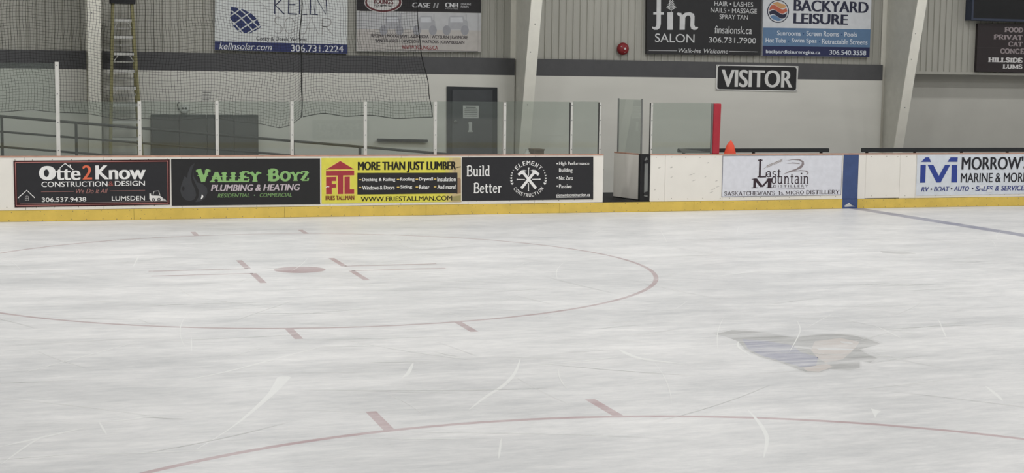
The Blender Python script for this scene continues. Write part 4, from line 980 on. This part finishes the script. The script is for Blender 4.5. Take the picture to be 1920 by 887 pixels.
k_ = lambda pts: [(380+a*.33822, b*.33822) for a, b in pts]
s.poly(k_([(158, 36), (185, 42), (225, 52), (268, 74), (300, 104), (324, 150), (296, 168), (264, 184), (226, 184), (195, 172), (165, 138), (152, 96)]), (46, 56, 100), lv=2)
for p in ([(150, 92), (215, 46)], [(165, 138), (262, 70)], [(195, 172), (305, 104)], [(238, 190), (322, 140)], [(160, 60), (205, 92), (270, 160), (285, 182)], [(196, 44), (240, 80), (312, 155)], [(150, 108), (185, 140), (225, 184)]): s.line(k_(p), 2.2, (206, 209, 208), lv=3)
s.line(k_(sm([(215, 30), (260, 2), (310, 5), (350, 45), (358, 70)])), .8, (170, 170, 168))
s.done()
r_, s = board_sign('advert_panel', 'farm machinery advert with black header and grey tractors, under the net edge', ((669, -40), (902.5, -40), (901.5, 97.5), (668.5, 96)), (184, 184, 182), YS, TH, group=gW)
s.poly([(668.8, -39), (902.3, -39), (902, 24.4), (668.8, 20)], (40, 38, 40), 'header', 1)
y_ = lambda pts: [(640+a*.33822, b*.33822) for a, b in pts]
s.poly(y_([(86, 66), (775, 74), (774, 170), (86, 160)]), (180, 181, 183), 'picture', 1); s.poly(y_([(86, 160), (774, 170), (773, 286), (86, 280)]), (178, 174, 170), 'picture', 1)
TRC = (162, 163, 167)
for ox, sc_ in ((240, 1.0), (425, 1.0), (590, 1.15)):
    s.poly(y_([(ox, 150), (ox+5, 100), (ox+15, 88), (ox+75*sc_, 88), (ox+82*sc_, 110), (ox+95*sc_, 118), (ox+98*sc_, 160), (ox-18, 165), (ox-22, 150)]), TRC, 'picture', 1.5)
    s.poly(y_([(ox+14, 96), (ox+70*sc_, 96), (ox+74*sc_, 124), (ox+14, 124)]), (190, 192, 196), 'picture', 1.8)
    for wx in (ox-6, ox+82*sc_): s.disc(640+wx*.33822, 168*.33822, 7.5, 9.5, (146, 147, 152), 'picture', 1.9, 16)
    s.line(y_([(ox+88*sc_, 80), (ox+88*sc_, 120)]), 1.4, (146, 148, 154), 'picture', 1.9)
q = y_([(103, 60), (758, 68), (757, 285), (102, 276)]); s.line(q+[q[0]], .9, (74, 72, 74), 'border', 2.4)
s.disc(718.5, 4.5, 35.5, 19.5, (190, 188, 186), lv=2.6); s.disc(718.5, 4.3, 34, 18.3, (96, 48, 52), lv=3); s.disc(718, 3.6, 30, 15.6, (200, 199, 197), lv=3.4)
s.text("YOUNG'S", (699.5, -1, 737.5, 7.6), (92, 40, 46), .05, lv=4); s.text('EQUIPMENT', (701, 8.4, 737, 14), (52, 48, 50), .03, .1, lv=4)
s.text('CASE', (772.5, 5.2, 807, 14), (186, 186, 188), .04, .15, lv=3); s.line([(813, 15), (815.5, 5.5)], 2.6, (150, 150, 152), lv=3); s.line([(819, 15), (821.5, 5.5)], 2.6, (150, 150, 152), lv=3)
s.text('CNH', (834.6, 5.2, 859, 13.8), (200, 200, 202), .05, lv=3); s.text('INDUSTRIAL', (835, 15, 859, 17.2), (170, 170, 172), .01, lv=3); s.text('GENUINE', (864, 6, 883, 9.8), (176, 176, 178), .02, lv=3); s.text('PARTS', (864, 11, 878.5, 15), (176, 176, 178), .02, lv=3)
DKT = (66, 60, 64)
s.text('REGINA | MOOSE JAW | ASSINIBOIA | WEYBURN | RAYMORE', (696, 65.4, 877, 73.4), DKT, .022, lv=3); s.text('WINDTHORST | DAVIDSON | WATROUS | CHAMBERLAIN', (703, 74.8, 870.5, 82.6), DKT, .022, lv=3); s.text('WWW.YOUNGS.CA', (753, 85.2, 821, 92.8), (132, 62, 66), .024, lv=3)
s.done()
# salon
r_, s = board_sign('advert_panel', 'black salon advert with white script and a leaf dotting the letter', ((1213.5, -40), (1427.5, -40), (1425.5, 104), (1212.5, 101.5)), (45, 45, 47), YS, TH, group=gW)
SW = (206, 207, 208)
n_ = lambda pts: [(1200+a*.234375, b*.234375) for a, b in pts]
s.poly(n_([(135, -120), (168, -120), (166, 190), (160, 222), (140, 238), (112, 238), (96, 224), (98, 212), (112, 218), (126, 214), (131, 196)]), SW)
s.poly(n_([(106, 98), (190, 98), (190, 118), (106, 117)]), SW, lv=2.4)
s.poly(n_([(218, 98), (264, 98), (262, 238), (218, 238)]), SW)
s.poly(n_([(292, 112), (302, 100), (330, 104), (336, 122), (362, 102), (400, 98), (428, 110), (436, 130), (434, 200), (442, 218), (456, 214), (466, 220), (456, 236), (430, 240), (410, 230), (402, 208), (404, 142), (396, 126), (378, 124), (362, 140), (358, 238), (316, 238), (318, 132), (306, 126)]), SW)
for i in range(6):
    t_ = i/5; yy = 80-62*t_; L = 42-26*t_
    for sg in (-1, 1): s.poly(n_([(250, yy), (250+sg*L*.5, yy-20), (250+sg*L, yy-20), (250+sg*L*.55, yy-9)]), SW, lv=2.2)
s.line(n_([(250, 100), (250, 8)]), .9, SW, lv=2.2)
s.text('SALON', (1228, 63.4, 1302, 79.4), SW, .004); s.text('HAIR • LASHES', (1339.5, 3.2, 1412, 12), SW, -.004); s.text('NAILS • MASSAGE', (1332.5, 15.4, 1419, 24.4), SW, -.004); s.text('SPRAY TAN', (1349, 27.8, 1402, 36.2), SW, -.004)
s.text('finsalonsk.ca', (1340, 49, 1409.5, 63.4), SW, .004, .06); s.text('306.731.7900', (1329, 70.4, 1417.5, 80.6), SW, .004); s.text('Walk-ins', (1272, 91, 1314.5, 99), SW, .004, .25); s.text('Welcome', (1319.5, 92, 1365, 100), SW, .004, .25)
s.line([(1216.5, 94.6), (1269.5, 95.2)], .8, SW, 'rule'); s.line([(1367, 96.4), (1420, 97.4)], .8, SW, 'rule')
s.done()
# pool advert
r_, s = board_sign('advert_panel', 'white and blue pool advert with a round wave logo', ((1432, -40), (1635.5, -40), (1630, 107.4), (1429.5, 104.8)), (206, 209, 213), YS, TH, group=gW)
s.poly([(1430.8, 51.6), (1632.3, 55), (1630.8, 89), (1430, 85.8)], (96, 124, 156), 'strip', 1); s.poly([(1430, 85.8), (1630.8, 89), (1630.1, 107.2), (1429.6, 104.6)], (44, 48, 84), 'strip', 1)
NV = (44, 46, 66)
cx, cy, R_ = 1458.8, 21.4, 20.4
s.disc(cx, cy, R_, R_+1, NV, lv=2, n=36); s.disc(cx, cy, R_-1.6, R_-.6, (206, 209, 213), lv=2.5, n=36)
def wave(y0, y1, col):
    top = []; bot = []
    for i in range(19):
        a = -1+2*i/18; x = cx+a*(R_-3)
        lim = math.sqrt(max(0, 1-a*a))*(R_-2.6)
        t1 = cy+y0+4.2*math.sin(a*3.1); b1 = cy+y1+4.2*math.sin(a*3.1+.25)
        t1 = max(cy-lim, min(cy+lim, t1)); b1 = max(cy-lim, min(cy+lim, b1)); top.append((x, t1)); bot.append((x, b1))
    for i in range(18):
        if bot[i][1]-top[i][1] > .05 or bot[i+1][1]-top[i+1][1] > .05: s.poly([top[i], top[i+1], bot[i+1], bot[i]], col, lv=3)
wave(-18, -9.5, (196, 152, 104)); wave(-8, 0, (188, 100, 76)); wave(1.5, 9.5, NV); wave(11, 19, (96, 128, 164))
s.text('BACKYARD', (1488, 1.6, 1628.5, 22.6), NV, .04); s.text('LEISURE', (1487.5, 26, 1590, 45.4), NV, .04)
LB = (214, 220, 228)
for b_, x0, x1, y0, y1 in (('Sunrooms', 1457, 1501.5, 57.8, 66.8), ('Screen Rooms', 1512, 1573, 58.6, 68), ('Pools', 1583, 1606.6, 60.4, 68.8), ('Hot Tubs', 1435.5, 1473, 71.4, 80), ('Swim Spas', 1484, 1531, 72, 82.4), ('Retractable Screens', 1541, 1626.5, 73.4, 83)):
    s.text(b_, (x0, y0, x1, y1), LB, .016)
for a, b in ((1506.5, 63.4), (1578, 64.4), (1478.6, 77), (1536.5, 78)): s.disc(a, b, 1.2, 1.2, (48, 72, 116), 'bullet', n=10)
s.text('backyardleisureregina.ca', (1436, 94, 1538, 102.6), (214, 220, 228), .016); s.text('306.540.3558', (1555, 94.4, 1624, 103), (214, 220, 228), .012)
s.done()
# VISITOR
YV = DW-.02
r_, s = board_sign('visitor_sign', 'black sign reading VISITOR with white rim, on the charcoal wall band', ((1343.5, 121.4), (1497, 124.2), (1494.3, 172), (1342.2, 169)), (214, 214, 211), YV, .018, 'sign')
def rq(px0, py0, px1, py1, r, sk):
    out = []
    for (cx_, cy_, a0) in ((px1-r, py0+r, -90), (px1-r, py1-r, 0), (px0+r, py1-r, 90), (px0+r, py0+r, 180)):
        for i in range(6):
            a = math.radians(a0+18*i); x = cx_+r*math.cos(a); y = cy_+r*math.sin(a); out.append((x-(y-145)*.03, y+(x-1420)*sk))
    return out
s.poly(rq(1345.5, 124.6, 1493.2, 168.4, 4.5, .019), (42, 42, 44), 'field', 1)
s.text('VISITOR', (1352.5, 131.4, 1486, 163.6), (214, 214, 212), .035)
for a, b in ((1345.8, 123), (1494.8, 126.2), (1492.5, 170.2), (1344, 167.4)): s.disc(a, b, .9, .9, (90, 90, 90), 'screw', 2, 8)
s.done()
# catering sign and scoreboard
r_, s = board_sign('advert_panel', 'dark brown catering sign with slab capitals below the scoreboard', ((1834, 44), (2040, 46), (2034, 138), (1830.5, 134.4)), (50, 44, 46), YS, TH, group=gW)
GT = (150, 140, 142)
for b_, x0, x1, y0, y1, c_ in (('FOOD', 1883.5, 1918.5, 50.8, 61, GT), ('PRIVAT', 1863, 1917.5, 65, 74.4, GT), ('CAT', 1890.3, 1917.5, 78, 87.4, GT), ('CONC', 1875.2, 1911.5, 90.8, 101.2, GT), ('HILLSIDE', 1852.8, 1917.5, 107.6, 117.2, (214, 212, 212)), ('LUMS', 1880.2, 1917, 120.2, 129.2, (214, 212, 212))):
    s.slab(b_, (x0, y0, x1, y1), c_, .19, .34)
s.slab('E', (1912.8, 91, 1920.8, 101.4), GT, .19, .34)
s.line([(1831.5, 89), (2036, 92)], .5, (70, 64, 66), 'seam')
s.done()
zb = P(1870, 40, DW).z; xl = PX(1822, DW-.16, 20)
t = thing('scoreboard', 'dark scoreboard with blue frame at the top right corner', 'scoreboard', (xl+1.2, DW+.07, zb))
xr_ = xl+2.6; yf = DW-.16
MB().box(xl+.05, xr_-.05, yf+.02, DW+.072, zb+.05, zb+1.6).build('screen', mat('scoreboard_black', (26, 27, 30), .35, var=.08), t)
fm = MB(); fm.box(xl, xl+.05, yf, DW+.072, zb, zb+1.65); fm.box(xr_-.05, xr_, yf, DW+.072, zb, zb+1.65); fm.box(xl+.05, xr_-.05, yf, DW+.072, zb, zb+.05); fm.box(xl+.05, xr_-.05, yf, DW+.072, zb+1.6, zb+1.65)
fm.build('frame', mat('scoreboard_blue', (58, 65, 82), .5), t)

# ================================================================== THE CAMERA'S SIDE OF THE RINK (seen mirrored in the far glass)
t = thing('opposite_boards', 'white rink boards on the near side, seen only mirrored in the far glass', 'rink board', (XL, YO, 0))
MB().box(XL, XR, YO-.12, YO, .19, BT).build('facing_sheet', M['board'], t); MB().box(XL, XR, YO-.12, YO+.01, 0, .19).build('kick_plate', M['kick'], t)
YM = 2*(D+.06)-(YO+.006)
a, b = P(585, 225, YM), P(692, 262, YM)
r_ = thing('advert_panel', 'dark grey clinic advert on the near boards, mirrored in the glass', 'advertising sign', ((a.x+b.x)/2, YO+.004, b.z), gB)
pm = MB().prismY([(a.x, b.z), (b.x, b.z), (b.x, a.z), (a.x, a.z)], YO+.0008, YO+.004).build('panel', ink((92, 96, 96)), r_)
def mtext(body, x0, x1, z0, z1):
    v, f = text_geo(body, .03); ax = min(p[0] for p in v); bx_ = max(p[0] for p in v); ay = min(p[1] for p in v); by = max(p[1] for p in v)
    MB().add([(x1-(p[0]-ax)/(bx_-ax)*(x1-x0), YO+.008, z0+(p[1]-ay)/(by-ay)*(z1-z0)) for p in v], f).build('lettering', ink(WHT), pm)
hgt = a.z-b.z; wd2 = b.x-a.x
mtext("TM'z VET", a.x+wd2*.07, b.x-wd2*.04, b.z+hgt*.54, b.z+hgt*.84); mtext('CLINIC', a.x+wd2*.07, b.x-wd2*.28, b.z+hgt*.16, b.z+hgt*.46)

for o in ALL:
    if '_o' in o.keys(): del o['_o']
